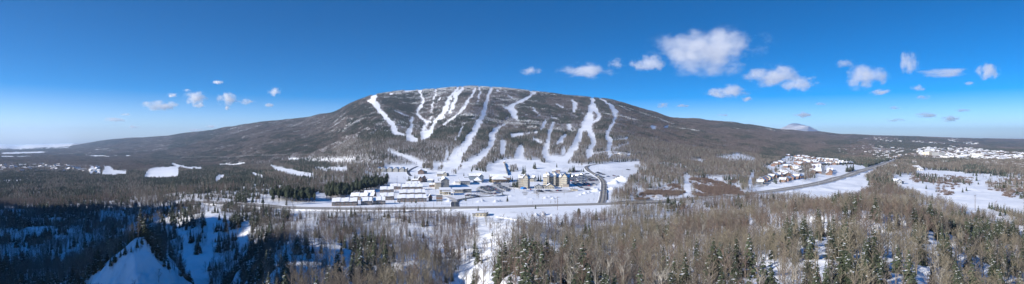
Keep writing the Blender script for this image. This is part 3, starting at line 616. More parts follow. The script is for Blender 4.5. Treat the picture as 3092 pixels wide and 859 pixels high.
def forests():
    out = {'bare': [], 'con': []}
    # near wood
    X, Y, Z, U, V = jgrid(140, 1000, 3.3)
    d = look(DEN, U, np.clip(V, 0, HH + 390)); kk = look(KON, U, np.clip(V, 0, HH + 390)); pin = look(PINE, U, np.clip(V, 0, HH + 390)) > 0
    clump = .72 + 1.1 * fbm(X / 25., Y / 25., 60, 3)
    r = RNG.random(len(X)); keep = (r < d * clump * np.where(kk > .5, .8, .80)) & clear_of_roads(X, Y) & (RNG.random(len(X)) < np.where(Y > 600, .85, 1))
    kn = .9 * kk + (.25 + .9 * kk) * 1.6 * (fbm(X / 16., Y / 16., 61, 2) - .12); con = (RNG.random(len(X)) < kn) | pin
    X, Y, Z, U, V, con, pin = [a[keep] for a in (X, Y, Z, U, V, con, pin)]
    s = (seen(np.stack([X, Y, Z + 9], 1)) | (Y < 260)) & ((Y < 560) | (look(DEN, U, np.clip(V - 6.5 * F / Y, 0, HH)) > RNG.random(len(X)) * .5) | pin | (V > 668))
    X, Y, Z, U, V, con, pin = [a[s] for a in (X, Y, Z, U, V, con, pin)]
    thin = ~con | pin | (RNG.random(len(X)) < .62) | (look(KON, U, np.clip(V, 0, HH + 390)) > .42)
    X, Y, Z, U, V, con, pin = [a[thin] for a in (X, Y, Z, U, V, con, pin)]
    n = len(X); sc = RNG.uniform(.5, 1.12, n) * np.where(con, RNG.uniform(.6, 1.15, n) * np.where(Y < 470, 1.15, 1), 1); sc *= np.where((Y > 470) & (~pin), .82, 1)
    rz = RNG.uniform(0, 6.28, n)
    hue = fbm(X / 60., Y / 60., 66, 3); bi = np.where(hue > .12, RNG.choice([1, 4, 1, 0], n), np.where(hue < -.15, RNG.choice([0, 3, 2, 3], n), RNG.choice([0, 1, 2, 3, 4, 5], n)))
    bi = np.where((U > 1950) & (RNG.random(n) < .15), 1, bi); bi = np.where((U < 1100) & (bi == 1), 0, bi)
    # the ones that show largest become objects of their own
    mid = Z + 6 * sc; vm = V0 - F * mid / Y
    inf = (U > 4) & (U < 3088) & (vm < 850)
    single = np.zeros(n, bool)
    for c, tot in ((False, 300), (True, 235)):
        q = np.nonzero(inf & (con == c) & ~(pin & (Y > 500)))[0]; q = q[np.argsort(Y[q] / sc[q])][:int(tot * 1.0)]; single[q] = True
    protos = {}
    for i in np.nonzero(single)[0]:
        c = bool(con[i]); k = int(bi[i]) if not c else (int(i) % 5)
        place_tree(c, k, (X[i], Y[i], Z[i] - .15), rz[i], sc[i], zone_name(U[i], Y[i], V[i]))
    rest = ~single
    def push(key, m, idx, scl, rot=None, zoff=-.15):
        m = np.nonzero(m)[0]; rr = np.zeros((len(m), 3)); rr[:, 2] = rz[m] if rot is None else rot
        out[key].append((np.stack([X[m], Y[m], Z[m] + zoff], 1), idx[m], rr, np.repeat(scl[m][:, None], 3, 1)))
    push('bare', rest & ~con, bi, sc)
    push('con', rest & con, np.where(pin, 5 + (np.arange(n) % 2), np.arange(n) % 5), np.where(pin, sc * .95 + .25, sc))
    # middle distance, lighter trees one by one
    X, Y, Z, U, V = jgrid(1000, 2300, 4.5)
    d = look(DEN, U, np.clip(V, 0, HH)); kk = look(KON, U, np.clip(V, 0, HH)); keep = (RNG.random(len(X)) < d) & clear_of_roads(X, Y) & (look(DEN, U, np.clip(V - 6.5 * F / Y, 0, HH)) > RNG.random(len(X)) * .5)
    X, Y, Z, U, V, kk = [a[keep] for a in (X, Y, Z, U, V, kk)]
    s = seen(np.stack([X, Y, Z + 9], 1)); X, Y, Z, U, V, kk = [a[s] for a in (X, Y, Z, U, V, kk)]
    con = RNG.random(len(X)) < 1.2 * (kk + .3 * fbm(X / 40., Y / 40., 61, 2)); n = len(X); sc = RNG.uniform(.65, 1.1, n); rz = RNG.uniform(0, 6.28, n)
    push('bare', ~con, 6 + (np.arange(n) % 4), sc); push('con', con, 7 + (np.arange(n) % 3), sc * .95)
    # far slopes, groves
    def whole(X, Y, Z, e):
        ok = np.ones(len(X), bool)
        for dx, dy in ((e, 0), (-e, 0), (0, e), (0, -e), (0, 0)):
            u2 = U0 + F * (X + dx) / (Y + dy); z2 = H(X + dx, Y + dy) if dy else Z; v2 = V0 - F * z2 / (Y + dy); ok &= (look(DEN, u2, np.clip(v2, 0, HH)) > .75) & (look(DEN, u2, np.clip(v2 - 3. * F / Y, 0, HH)) > .75)
        return ok
    for y0, y1, sp, big in ((2300, 5600, 21., 1), (2300, 5600, 9., 0), (5600, 11000, 42., 1)):
        X, Y, Z, U, V = jgrid(y0, y1, sp, -60, 3150)
        d = look(DEN, U, np.clip(V, 0, HH)); kk = look(KON, U, np.clip(V, 0, HH))
        s = seen(np.stack([X, Y, Z + 10], 1), 4.); X, Y, Z, U, V, kk, d = [a[s] for a in (X, Y, Z, U, V, kk, d)]
        if sp < 30:
            w = whole(X, Y, Z, 13.); keep = w if big else (~w & (RNG.random(len(X)) < d) & (look(DEN, U, np.clip(V - 2.5 * F / Y, 0, HH)) > RNG.random(len(X)) * .6))
        else: keep = RNG.random(len(X)) < d * 1.02
        X, Y, Z, U, V, kk = [a[keep] for a in (X, Y, Z, U, V, kk)]
        n = len(X); con = RNG.random(n) < 1.25 * (kk + .5 * fbm(X / 130., Y / 130., 62, 3)) - .05
        fr = (RNG.random(n) < sst(300, 385, Z + 30 * fbm(X / 300., Y / 300., 63, 3)) * .9) & (U > 1000) & (U < 1900)
        fr |= (RNG.random(n) < .55) & (fbm(X / 260., Y / 200., 64, 3) > .40) & (V < 400) & (Y < 7000)
        rz = RNG.choice([0, 1.5708, 3.1416, 4.7124], n) + RNG.uniform(-.2, .2, n); e = 12.
        gx = (H(X + e, Y) - H(X - e, Y)) / (2 * e); gy = (H(X, Y + e) - H(X, Y - e)) / (2 * e)
        sc = np.full(n, sp / 21. if sp > 10 else 1.); sm = sp < 10
        for key, m, idx in (('bare', ~con & ~fr, (16 if sm else 10) + (np.arange(n) % 4)), ('bare', fr, (20 if sm else 14) + (np.arange(n) % 2)), ('con', con & ~fr, (13 if sm else 10) + (np.arange(n) % 3))):
            q = np.nonzero(m)[0]; N = np.stack([-gx[q], -gy[q], np.ones(len(q))], 1); N /= np.linalg.norm(N, axis=1)[:, None]
            ca, sa = np.cos(rz[q]), np.sin(rz[q]); A = np.stack([ca, sa, np.zeros(len(q))], 1); Bx = np.cross(N, A); Bx /= np.linalg.norm(Bx, axis=1)[:, None]; A = np.cross(Bx, N)
            # XYZ Euler of the matrix with columns A, Bx, N
            ry = -np.arcsin(np.clip(A[:, 2], -1, 1)); rx = np.arctan2(Bx[:, 2], N[:, 2]); rzz = np.arctan2(A[:, 1], A[:, 0])
            s3 = np.stack([sc[q], sc[q], np.full(len(q), 1. + .12 * (sp > 30))], 1) * RNG.uniform(.9, 1.12, (len(q), 1))
            out[key].append((np.stack([X[q], Y[q], Z[q] - .3], 1), idx[q], np.stack([rx, ry, rzz], 1), s3))
    r5 = random.Random(9)
    bm = [m[2] for m in bare_me] + [puff_bare(r5, 10.5, 24, .11).mesh('bare_tree', BARK[k]) for k in (0, 2, 1, 3)] + [cluster('bare', 30, 24, 20 + k) for k in range(4)] + [cluster('frost', 26, 24, 30 + k) for k in range(2)] + [cluster('bare', 4, 8, 50 + k) for k in range(4)] + [cluster('frost', 4, 8, 60 + k) for k in range(2)]
    fm = []
    for k in range(3):
        mb = MB(); cone_far(r5, 11, mb, (0, 0)); cone_far(r5, 10.4, mb, (0, 0)); cone_far(r5, 8.4, mb, (.2, .1)); fm.append(mb.mesh('spruce', NFAR))
    cm = [m[2] for m in spr_me] + [m[2] for m in pin_me] + fm + [cluster('con', 26, 24, 40 + k) for k in range(3)] + [cluster('con', 4, 8, 70 + k) for k in range(3)]
    for key, nm, ms, lb in (('bare', 'bare_forest', bm, 'leafless grey brown hardwood forest covering hills and mountain flank'), ('con', 'conifer_forest', cm, 'dark evergreen stands mixed through the winter forest')):
        P = [np.concatenate([q[i] for q in out[key]]) for i in range(4)]
        print(nm, len(P[0])); gn_scatter(nm, ms, P[0], P[1], P[2], P[3], lb)
def place_tree(con, k, loc, rz, sc, where, label=None, group=None, pine=False):
    ms = (pin_me if pine else spr_me)[k % (2 if pine else 5)] if con else bare_me[k % 6]
    r = empty('spruce_tree' if con else 'bare_tree', loc, rz); r.scale = (sc, sc, sc)
    look_ = ('snow dusted dark green spruce ' if con else ('olive brown', 'brown', 'reddish brown', 'pale grey')[{0: 1, 1: 0, 2: 1, 3: 2, 4: 0, 5: 3}[k % 6]] + ' leafless tree ')
    tag(r, label or look_ + where, 'spruce' if con else 'tree', group or (('spruces ' if con else 'leafless trees ') + where))
    link(bpy.data.objects.new('trunk', ms[0]), r); link(bpy.data.objects.new('crown', ms[1]), r)
    return r
def brush():
    X, Y, Z, U, V = jgrid(600, 1900, 2.5, 1880, 3180)
    U2, V2 = U + 14 * vn(X / 22., Y / 30., 72), V + 5 * vn(X / 18., Y / 30., 73); b = np.maximum(look(BRU, U2, np.clip(V2, 0, HH)), look(SCR, U2, np.clip(V2, 0, HH))); k = RNG.random(len(X)) < b * np.clip(.26 + 1.7 * fbm(X / 26., Y / 60., 70, 4), .05, .6); X, Y, Z = X[k], Y[k], Z[k]
    r5 = random.Random(3); red = mat('brush_twigs', (.17, .125, .105), .95, .4, .3, rnd=.25); ms = []
    for q in range(3):
        mb = MB()
        for i in range(110):
            a = Vector((r5.uniform(-1.6, 1.6), r5.uniform(-1.6, 1.6), -.2)); t = a + Vector((r5.uniform(-.9, .9), r5.uniform(-.9, .9), r5.uniform(1.4, 3.2))); s = Vector((r5.uniform(-1, 1), r5.uniform(-1, 1), 0)).normalized() * .085; mb.tri(a - s, a + s, t)
        ms.append(mb.mesh('brush', red))
    n = len(X); rot = np.zeros((n, 3)); rot[:, 2] = RNG.uniform(0, 6.28, n); gn_scatter('brush_thicket', ms, np.stack([X, Y, Z], 1), np.arange(n) % 3, rot, np.repeat(RNG.uniform(.7, 1.3, (n, 1)), 3, 1), 'reddish brown brush on the snowy flats beyond the highway and on the golf field')
LONE = [(C4, [(830,605,75,'lone dark spruce standing on the snow bank between highway and hotel'),(380,597,60,'round topped spruce on the snow beside the entry road'),(1022,322,112,'tall pointed spruce on the slope above the gabled hotel, right of its pair'),
  (1000,312,100,'tall spruce on the slope above the gabled hotel, left of its pair'),(780,530,34,'small spruce at the lower corner of the front car park'),(360,330,42,'spruce behind the long low white roof'),(445,306,58,'broad dark pine behind the slate blue house'),
  (655,400,84,'slim conifer left of the tan lodge'),(640,395,60,'second slim conifer at the left side of the tan lodge'),(1130,250,78,'dark spruce at the corner of the wood above the hotels'),(980,330,42,'small spruce above the gabled hotel roof'),
  (905,452,90,0),(925,452,104,0),(942,455,112,0),(890,446,72,0),(885,384,62,0),(865,372,50,0),(1190,392,84,0),(1165,386,74,0),(1225,352,38,0),(515,704,60,'spruce beside the highway below the long snow bank'),(1135,684,50,'spruce on the near verge of the highway'),(220,704,42,'small spruce on the verge below the entry road')]),
 (C5, [(290,236,48,'lone spruce on the open ski slope above the long hotel'),(55,252,78,'dark spruce on the edge of the slope grove'),(40,246,62,'spruce left in the slope grove edge'),(430,291,62,0),(445,292,72,0),(465,284,78,0),(480,272,64,0),(415,291,38,0),
  (580,287,46,'pointed spruce above the packed car park'),(560,282,40,'smaller spruce above the packed car park'),(195,326,32,'spruce behind the long hotel roof'),(152,352,40,'spruce left of the long hotel roof'),(480,482,38,0),(462,480,34,0),(498,484,32,0),(63,668,32,'small spruce on the verge of the highway below the hotels'),(343,457,30,'small spruce at the foot of the long hotel'),(218,467,40,'spruce before the low gabled pavilion')]),
 (C3, [(840,402,84,0),(855,406,74,0),(820,397,44,0),(905,372,64,'spruce left of the reddish timber lodge'),(928,374,58,'spruce touching the reddish timber lodge'),(740,622,32,0),(795,618,46,0),(870,622,42,0),(915,622,52,0),(690,618,32,0),(445,634,32,0),(475,637,28,0),(500,642,30,0),(527,636,32,0)]),
 (C8, [(510,622,48,'lone spruce on the snowy golf field, left and larger'),(607,654,36,'small lone spruce on the snowy golf field'),(568,722,62,'spruce at the wood edge below the golf field'),(1005,542,58,'slim spruce at the far side of the golf field'),(1022,577,32,'small spruce in the scrub of the golf field'),
  (868,657,52,'left spruce of the pair in the golf field scrub'),(905,642,46,'right spruce of the pair in the golf field scrub'),(1210,612,66,0),(1232,612,60,0),(1270,614,72,0),(1292,612,60,0),(1440,718,72,'tall spruce near the snowy track on the golf field'),(1337,552,32,0),(1395,557,32,0),(1445,577,52,0),(208,592,42,'spruce beside the white farmhouse'),(228,466,46,'spruce beside the highway bend')]),
 (C6, [(350,692,118,'tall ragged pine rising over the highway overpass'),(285,702,84,'pine beside the highway overpass'),(525,622,56,'broad pine below the brown brush flats'),(615,612,52,'flat topped pine on the near side of the highway'),(880,602,36,'narrow spruce on the near side of the highway'),(238,206,52,'left of two spruces on the wooded flank'),(265,202,46,'right of two spruces on the wooded flank')]),
 (CF, [(593,250,88,'dark pine at the corner of the snow pile field'),(318,612,145,'broad dark spruce in the near wood centre'),(900,650,125,0),(1000,668,165,0),(830,655,140,0),(1150,540,60,0),(180,640,130,0),(105,560,70,0)]),
 (CK, [(657,132,78,'tall spruce on the hill crest beside the golf field'),(878,202,62,'spruce at the wood edge beside the golf field'),(575,560,230,0),(350,330,150,0),(710,400,160,0),(30,640,220,0)]),
 (CI, [(392,672,272,'tall dark spruce standing in the near bare wood'),(212,645,230,0),(285,560,230,0),(155,660,190,0),(260,690,150,0),(900,612,62,0),(830,704,84,0),(872,694,92,0),(795,612,38,0),(1165,367,48,'small lone spruce on the bright gully snow'),(1090,562,52,'small spruce in the bright gully'),(970,472,38,0),(60,736,100,0),(320,736,100,0)]),
 (CH, [(1165,545,115,'yellow green spruce at the rim of the blue snow bowl')]),
 (CH, [(705,616,90,0),(735,606,120,0),(680,640,130,0),(640,670,120,0),(600,700,140,0),(800,582,70,0),(828,552,85,0),(872,520,60,0),(905,497,75,0),(948,480,50,0),(992,450,70,0),(1024,424,60,0),(1100,486,80,0),(1132,528,95,0),(1188,586,90,0),(1218,606,80,0),(560,720,150,0)]),
 (CG, [(620,690,180,0),(690,680,160,0),(900,716,110,0),(980,716,120,0),(560,660,120,0)])]
def lone_trees():
    i = 0
    BT = [(C4, [(440,562,60),(470,552,55),(500,547,60),(530,577,40),(905,508,75),(385,432,45),(600,547,40),(650,532,45),(25,425,60),(60,432,50),(1150,572,70),(1170,562,60),(232,318,60),(250,320,70)]), (C5, [(75,562,85),(100,520,60),(370,552,60),(90,582,60),(225,642,50),(270,642,60),(300,644,60),(380,642,40),(620,622,35),(640,612,40),(690,602,40),(30,640,40)]),
          (C3, [(150,600,45),(300,600,50),(480,600,45),(600,610,50),(690,560,50),(700,515,45),(600,520,40),(500,490,40),(1040,600,50),(1060,560,55),(1045,520,50),(690,470,40),(560,545,30),(470,650,40),(300,655,40),(850,650,45),(1000,640,50),(560,660,45),(800,385,45),(780,372,40),(1080,472,50),(1060,502,50),(1100,452,60),(1130,502,50),(450,562,40),(480,562,45),(1150,470,55)]), (C7, [(700,500,30),(620,520,40),(590,500,45),(1020,470,50),(1040,460,50),(990,455,45)])]
    for cr, L in BT:
        for x, y, h in L:
            i += 1; u, v = cr.x + x * cr.k, cr.y + y * cr.k; p = Gd(u, v); place_tree(False, i, p - Vector((0, 0, .2)), i * 1.7, min(h * cr.k * p.y / F, 15) / 12., 'on open snow beside the resort buildings and car parks' if u < 2000 else 'on open snow beside the chalet village')
    rowc = [(CK, [(1070 + 21 * k, 168 + 6.2 * k, 52 + (k * 7) % 13, 0) for k in range(13)])]
    for cr, L in LONE + rowc:
        for x, y, h, lb in L:
            i += 1; u, v = cr.x + x * cr.k, cr.y + y * cr.k; p = Gd(u, v); hm = min(h * cr.k * p.y / F, 22 if p.y < 1500 else 26)
            pine = bool(lb and 'pine' in lb)
            place_tree(True, i, p - Vector((0, 0, .2)), i * 1.3, hm / (13. if pine else 12.), 'in the row of evergreens along the golf field edge' if cr is CK and lb == 0 and h < 70 else zone_name(u, p.y, v) if p.y < 640 else ('beside the resort buildings' if u < 1850 else 'in the snowy scrub of the golf field'),
                       label=lb or None, group=None if lb == 0 else None, pine=pine)

# ------------------------------------------------------------------ roads
ASPH = mat('salted_asphalt', (.33, .31, .285), .85, .35, .05); ASPHD = mat('wet_asphalt_and_shade', (.075, .073, .075), .6, .3, .1); GRIT = mat('gritty_snow', (.52, .49, .45), .8, .25, .2); MARK = mat('road_paint', (.55, .5, .3), .7, .1, 1.)  # the darkest asphalt also colours the painted shade beside the access road
def smooth(pts, n=3):
    p = [Vector(q) for q in pts]
    for _ in range(n):
        o = [p[0]]
        for a, b in zip(p[:-1], p[1:]): o += [a.lerp(b, .25), a.lerp(b, .75)]
        p = o + [p[-1]]
    return p
def ribbon(name, pts, offs, mats, label, lift=.3, step=8., skirt=1.5, keep=True):
    """a strip that follows the ground; offs = [(from, to, material, lift)] across it"""
    c = smooth([(q.x, q.y) for q in pts], 3)
    dense = [c[0]]
    for a, b in zip(c[:-1], c[1:]):
        n = max(1, int((b - a).length / step)); dense += [a.lerp(b, (k + 1) / n) for k in range(n)]
    N = []
    for i, p in enumerate(dense):
        d = (dense[min(i + 1, len(dense) - 1)] - dense[max(i - 1, 0)]).normalized(); N.append(Vector((d.y, -d.x)))
    hw = max(max(abs(a), abs(b)) for a, b, _, _ in offs)
    zc = np.array([max(float(H(p.x + n.x * o, p.y + n.y * o)) for o in (-hw, -hw / 2, 0, hw / 2, hw)) for p, n in zip(dense, N)])
    k = np.ones(7) / 7; zc = np.convolve(np.pad(zc, 3, mode='edge'), k, 'valid') + lift
    mb = MB()
    for a, b, m, dz in offs:
        for i in range(len(dense) - 1):
            q = [(dense[j].x + N[j].x * o, dense[j].y + N[j].y * o, zc[j] + dz) for j, o in ((i, a), (i + 1, a), (i + 1, b), (i, b))]; mb.quad(*q, m)
    for sg in (-1, 1):
        for i in range(len(dense) - 1):
            q = [(dense[j].x + N[j].x * sg * (hw + e), dense[j].y + N[j].y * sg * (hw + e), zc[j] - .02 - d) for j, e, d in ((i, 0, 0), (i + 1, 0, 0), (i + 1, 2.2, skirt), (i, 2.2, skirt))]
            mb.quad(*(q if sg > 0 else q[::-1]), len(mats) - 1)
    o = mb.build(name, mats); tag(o, kind='structure', label=label)
    return dense, N, zc, hw
SNOWB = mat('ploughed_snow', (.76, .78, .81), .75, .1, .5)
def G_(cr, x, y): return Gd(cr.x + x * cr.k, cr.y + y * cr.k)
def roads():
    hp = [Gd(u, v) for u, v in ((560,612),(610,612),(690,618),(795,627),(869,631),(1000,633.5),(1180,634),(1345,631),(1480,628),(1600,624),(1700,621),(1795,618.5),(1880,615.5),(1950,612),(2067,604),(2140,599),(2212,593),(2350,577),(2422,565),(2483,553),(2557,533),(2643,506),(2700,486),(2760,473),(2800,464))]
    for p in hp: p.z = 0
    W = 11.5
    offs = [(-W, -W + 1.6, 2, 0.), (-W + 1.6, -1.9, 0, .004), (-1.9, 1.9, 2, .10), (1.9, W - 1.6, 0, .004), (W - 1.6, W, 2, 0.), (-7.1, -6.8, 1, .012), (6.8, 7.1, 1, .012), (-9.4, -8.6, 3, .009), (-5.4, -4.6, 3, .009), (4.6, 5.4, 3, .009), (8.6, 9.4, 3, .009)]
    d, N, z, hw = ribbon('highway', hp, offs, [ASPH, MARK, GRIT, ASPHD, SNOWB], 'divided highway with salted grey lanes and snowy verge', lift=.5)
    ROADS.append(([(p.x, p.y) for p in d[::6]] + [(d[-1].x, d[-1].y)], 14.))
    # overpass
    k = min(range(len(d)), key=lambda i: abs(U0 + F * d[i].x / d[i].y - 1945)); a = d[k]; n = N[k]; t = Vector((-n.y, n.x)); zc = z[k]
    conc = mat('concrete', (.42, .40, .38), .9, .2, .3); dark = mat('underpass_shade', (.20, .20, .20), .9, .2, .5)
    root = empty('overpass', (a.x, a.y, zc), math.atan2(t.y, t.x)); tag(root, 'concrete highway overpass crossing the snowy creek', 'bridge')
    mb = MB(); mb.box(-26, 26, -12.6, 12.6, -1.4, -.12); mb.build('deck', conc, root)
    for s in (-1, 1): mb = MB(); mb.box(-26, 26, s * 12.8 - .25, s * 12.8 + .25, -1.5, .95); mb.build('parapet', conc, root)
    for x in (-9, 9):
        mb = MB(); mb.box(x - .7, x + .7, -10.5, 10.5, -2.2, -1.4)
        for y in (-9, -3, 3, 9): mb.tube([(x, y, -9), (x, y, -2.2)], [.55, .55], 10)
        mb.build('pier', conc, root)
    for x in (-25, 25): mb = MB(); mb.box(x - 1, x + 1, -12, 12, -9, -1.4); mb.build('abutment', conc, root)
    two = lambda w: [(-w, w, 0, 0.), (-.15, .15, 1, .008), (-w * .62, -w * .38, 3, .005), (w * .38, w * .62, 3, .005)]
    M = [ASPH, MARK, GRIT, ASPHD, SNOWB]
    d, N, z, hw = ribbon('access_road', [G_(C5, x, y) for x, y in ((772,625),(786,590),(795,520),(800,450),(797,400),(775,365),(735,335),(690,305),(650,285),(620,262),(604,240),(625,222),(680,210),(730,202))], two(4.6), M, 'grey access road climbing from the highway past the packed car park', lift=.35, step=4.)
    ROADS.append(([(p.x, p.y) for p in d[::4]], 8.))
    d, N, z, hw = ribbon('shade_strip', [G_(C5, x, y) for x, y in ((822,590),(822,520),(818,450),(806,405))], [(-2.6, 2.6, 3, .0)], [ASPH, MARK, GRIT, ASPHD, SNOWB], 'dark strip laid as painted shade beside the grey access road', lift=.3, step=4.)  # dark ribbon laid where only shade falls, not a second lane
    ROADS.append(([(p.x, p.y) for p in d[::4]], 4.))
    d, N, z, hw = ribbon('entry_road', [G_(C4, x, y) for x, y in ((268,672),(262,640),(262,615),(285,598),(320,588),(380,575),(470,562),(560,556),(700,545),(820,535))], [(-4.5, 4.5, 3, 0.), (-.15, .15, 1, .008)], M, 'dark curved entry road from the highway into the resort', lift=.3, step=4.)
    ROADS.append(([(p.x, p.y) for p in d[::4]], 6.))
    d, N, z, hw = ribbon('village_lane', [G_(C4, x, y) for x, y in ((258,612),(250,585),(200,560),(150,552),(60,560))], [(-3.5, 3.5, 2, 0.)], M, 'snow packed lane turning to the lodge canopy', lift=.25, step=4.)
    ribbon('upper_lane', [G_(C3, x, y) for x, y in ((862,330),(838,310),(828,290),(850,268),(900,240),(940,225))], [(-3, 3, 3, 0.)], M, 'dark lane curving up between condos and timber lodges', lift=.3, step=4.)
    ribbon('service_road', [G_(C5, x, y) for x, y in ((20,520),(180,518),(300,512),(440,505),(470,478),(440,462))], [(-3.5, 3.5, 2, 0.)], M, 'gritty service road in front of the hotels', lift=.25, step=4.)
    d, *_ = ribbon('field_track', [G_(CF, x, y) for x, y in ((10,228),(90,238),(180,252),(270,272))], [(-2.2, 2.2, 0, 0.)], [SNOWB, SNOWB], 'packed snow track across the snow pile field', lift=.35, step=5.)
    d, *_ = ribbon('chalet_street', [G_(C7, x, y) for x, y in ((150,600),(205,575),(250,545),(320,525),(400,500),(440,470),(400,440),(370,410),(430,370),(520,365),(600,385),(690,390),(760,395))], [(-4, 4, 0, 0.)], [GRIT, GRIT], 'snowy street winding through the chalet village', lift=.4, step=10.)
    ROADS.append(([(p.x, p.y) for p in d[::4]], 6.))
    ribbon('club_street', [G_(C7, x, y) for x, y in ((770,480),(765,440),(762,400),(760,385))], [(-5, 5, 0, 0.)], [GRIT, GRIT], 'straight snowy street between chalet rows', lift=.4, step=10.)
    ribbon('town_street', [G_(C8, x, y) for x, y in ((250,320),(400,290),(500,276),(620,262),(760,240))], [(-7, 7, 0, 0.)], [GRIT, GRIT], 'snowy main street leading into the town', lift=.6, step=20.)

# ------------------------------------------------------------------ buildings
RSNOW = mat('roof_snow', (.80, .82, .85), .75, .08, .4); GLASS = mat('window_glass', (.035, .05, .07), .12, .2, 1., spec=.6); FASC = mat('dark_fascia', (.10, .085, .08), .8, .2, 1.)
WALL = {k: mat('wall_' + k, c, .85, .14, .5) for k, c in dict(terracotta=(.23, .145, .11), brown=(.23, .15, .11), cream=(.62, .56, .43), grey=(.30, .31, .31), slate=(.20, .26, .33), tan=(.38, .28, .19), red=(.21, .12, .10), white=(.72, .71, .68), beige=(.42, .385, .32), darkgrey=(.17, .175, .18), yellow=(.47, .42, .31), green=(.20, .26, .20), blue=(.16, .24, .36)).items()}
STONE = mat('stone_base', (.34, .30, .26), .9, .3, 1.)
_wm = {}
def win_mesh(w, h):
    k = (round(w, 1), round(h, 1))
    if k not in _wm:
        mb = MB(); mb.box(-w / 2 - .12, w / 2 + .12, -.05, .1, -h / 2 - .12, h / 2 + .12, 0); mb.box(-w / 2, w / 2, -.09, -.05, -h / 2, h / 2, 1); mb.box(-.05, .05, -.12, -.09, -h / 2, h / 2, 0)
        _wm[k] = mb.mesh('window', [WALL['white'], GLASS])
    return _wm[k]
def roof_mesh(x0, x1, y0, y1, z, rh, kind, mb, ov=.7, th=.45):
    X0, X1, Y0, Y1 = x0 - ov, x1 + ov, y0 - ov, y1 + ov
    def slab(P, m=0):
        n = len(mb.v); k = len(P); mb.v += [(p[0], p[1], p[2]) for p in P] + [(p[0], p[1], p[2] + th) for p in P]
        mb.f.append(tuple(n + k - 1 - i for i in range(k))); mb.m.append(1); mb.f.append(tuple(n + k + i for i in range(k))); mb.m.append(0)
        for i in range(k): mb.f.append((n + i, n + (i + 1) % k, n + k + (i + 1) % k, n + k + i)); mb.m.append(1)
    xm, ym = (x0 + x1) / 2, (y0 + y1) / 2; e = z - rh * ov / max((y1 - y0) / 2 if kind == 'gx' else (x1 - x0) / 2, 1)
    if kind == 'gx': slab([(X0, Y0, e), (X1, Y0, e), (X1, ym, z + rh), (X0, ym, z + rh)]); slab([(X1, Y1, e), (X0, Y1, e), (X0, ym + .01, z + rh), (X1, ym + .01, z + rh)])
    elif kind == 'gy': slab([(X0, Y1, e), (X0, Y0, e), (xm, Y0, z + rh), (xm, Y1, z + rh)]); slab([(X1, Y0, e), (X1, Y1, e), (xm + .01, Y1, z + rh), (xm + .01, Y0, z + rh)])
    elif kind == 'hip':
        d = min(x1 - x0, y1 - y0) / 2
        a, b = ((x0 + d, ym), (x1 - d, ym)) if x1 - x0 >= y1 - y0 else ((xm, y0 + d), (xm, y1 - d))
        zt = z + rh; A = (X0, Y0, z - .2); B = (X1, Y0, z - .2); C = (X1, Y1, z - .2); D = (X0, Y1, z - .2)
        if x1 - x0 >= y1 - y0: slab([A, B, (*b, zt), (*a, zt)]); slab([C, D, (*a, zt + .01), (*b, zt + .01)]); slab([D, A, (*a, zt)]); slab([B, C, (*b, zt)])
        else: slab([A, B, (*a, zt)]); slab([B, C, (*b, zt), (*a, zt)]); slab([C, D, (*b, zt + .01)]); slab([D, A, (*a, zt), (*b, zt)])
    elif kind == 'shed': slab([(X0, Y0, z), (X1, Y0, z), (X1, Y1, z + rh), (X0, Y1, z + rh)])
    else: slab([(X0 + ov * .5, Y0 + ov * .5, z), (X1 - ov * .5, Y0 + ov * .5, z), (X1 - ov * .5, Y1 - ov * .5, z), (X0 + ov * .5, Y1 - ov * .5, z)])
def wall_mesh(x0, x1, y0, y1, z0, z, rh, kind, mb, m=0):
    mb.box(x0, x1, y0, y1, z0, z, m); xm, ym = (x0 + x1) / 2, (y0 + y1) / 2
    if kind == 'gx':
        for x in (x0 + .02, x1 - .02): mb.tri((x, y0, z), (x, y1, z), (x, ym, z + rh), m)
    if kind == 'gy':
        for y in (y0 + .02, y1 - .02): mb.tri((x0, y, z), (x1, y, z), (xm, y, z + rh), m)
    if kind == 'shed':
        for x in (x0 + .02, x1 - .02): mb.tri((x, y0, z), (x, y1, z), (x, y1, z + rh), m)
        mb.quad((x0, y1, z), (x1, y1, z), (x1, y1, z + rh), (x0, y1, z + rh), m)
def square_on(a, b, most=.15):
    a = Vector(a); b = Vector(b); w = abs(b.x - a.x); m = (a.y + b.y) / 2; d = max(-most * w, min(most * w, b.y - a.y))
    a.y, b.y = m - d / 2, m + d / 2; a.z = float(H(a.x, a.y)); b.z = float(H(b.x, b.y)); return a, b
def building(name, label, cat, a, b, depth, blocks, group=None, windows=True):
    """a, b: ground points of the front corners. blocks: (x0, x1, y0, y1 as shares, height, roof, roof height, wall, storeys, windows per storey)"""
    a, b = square_on(a, b); t = (b - a).xy; W = t.length; z0 = min(a.z, b.z, float(H(*((a + b) / 2).xy)))
    root = empty(name, (a.x, a.y, z0), math.atan2(t.y, t.x)); tag(root, label, cat, group)
    for (fx0, fx1, fy0, fy1, h, rk, rh, wc, st, nw) in blocks:
        x0, x1, y0, y1 = fx0 * W, fx1 * W, fy0 * depth, fy1 * depth
        mb = MB(); wall_mesh(x0, x1, y0, y1, -5, h, rh, rk, mb); mb.build('wall', WALL[wc], root)
        mb = MB(); roof_mesh(x0, x1, y0, y1, h, rh, rk, mb); mb.build('roof', [RSNOW, FASC], root)
        if windows and st and nw:
            sh = h / st; w = min(1.6, (x1 - x0) / nw * .5); wm = win_mesh(w, min(1.5, sh * .5))
            for s in range(st):
                for k in range(nw):
                    o = link(bpy.data.objects.new('window', wm), root); o.location = (x0 + (k + .5) * (x1 - x0) / nw, y0 - .04, sh * (s + .55))
            if st > 1:
                for s in range(st):
                    for k in range(2):
                        o = link(bpy.data.objects.new('window', wm), root); o.location = (x1 + .04, y0 + (.3 + .4 * k) * (y1 - y0), sh * (s + .55)); o.rotation_euler = (0, 0, math.pi / 2)
    return root
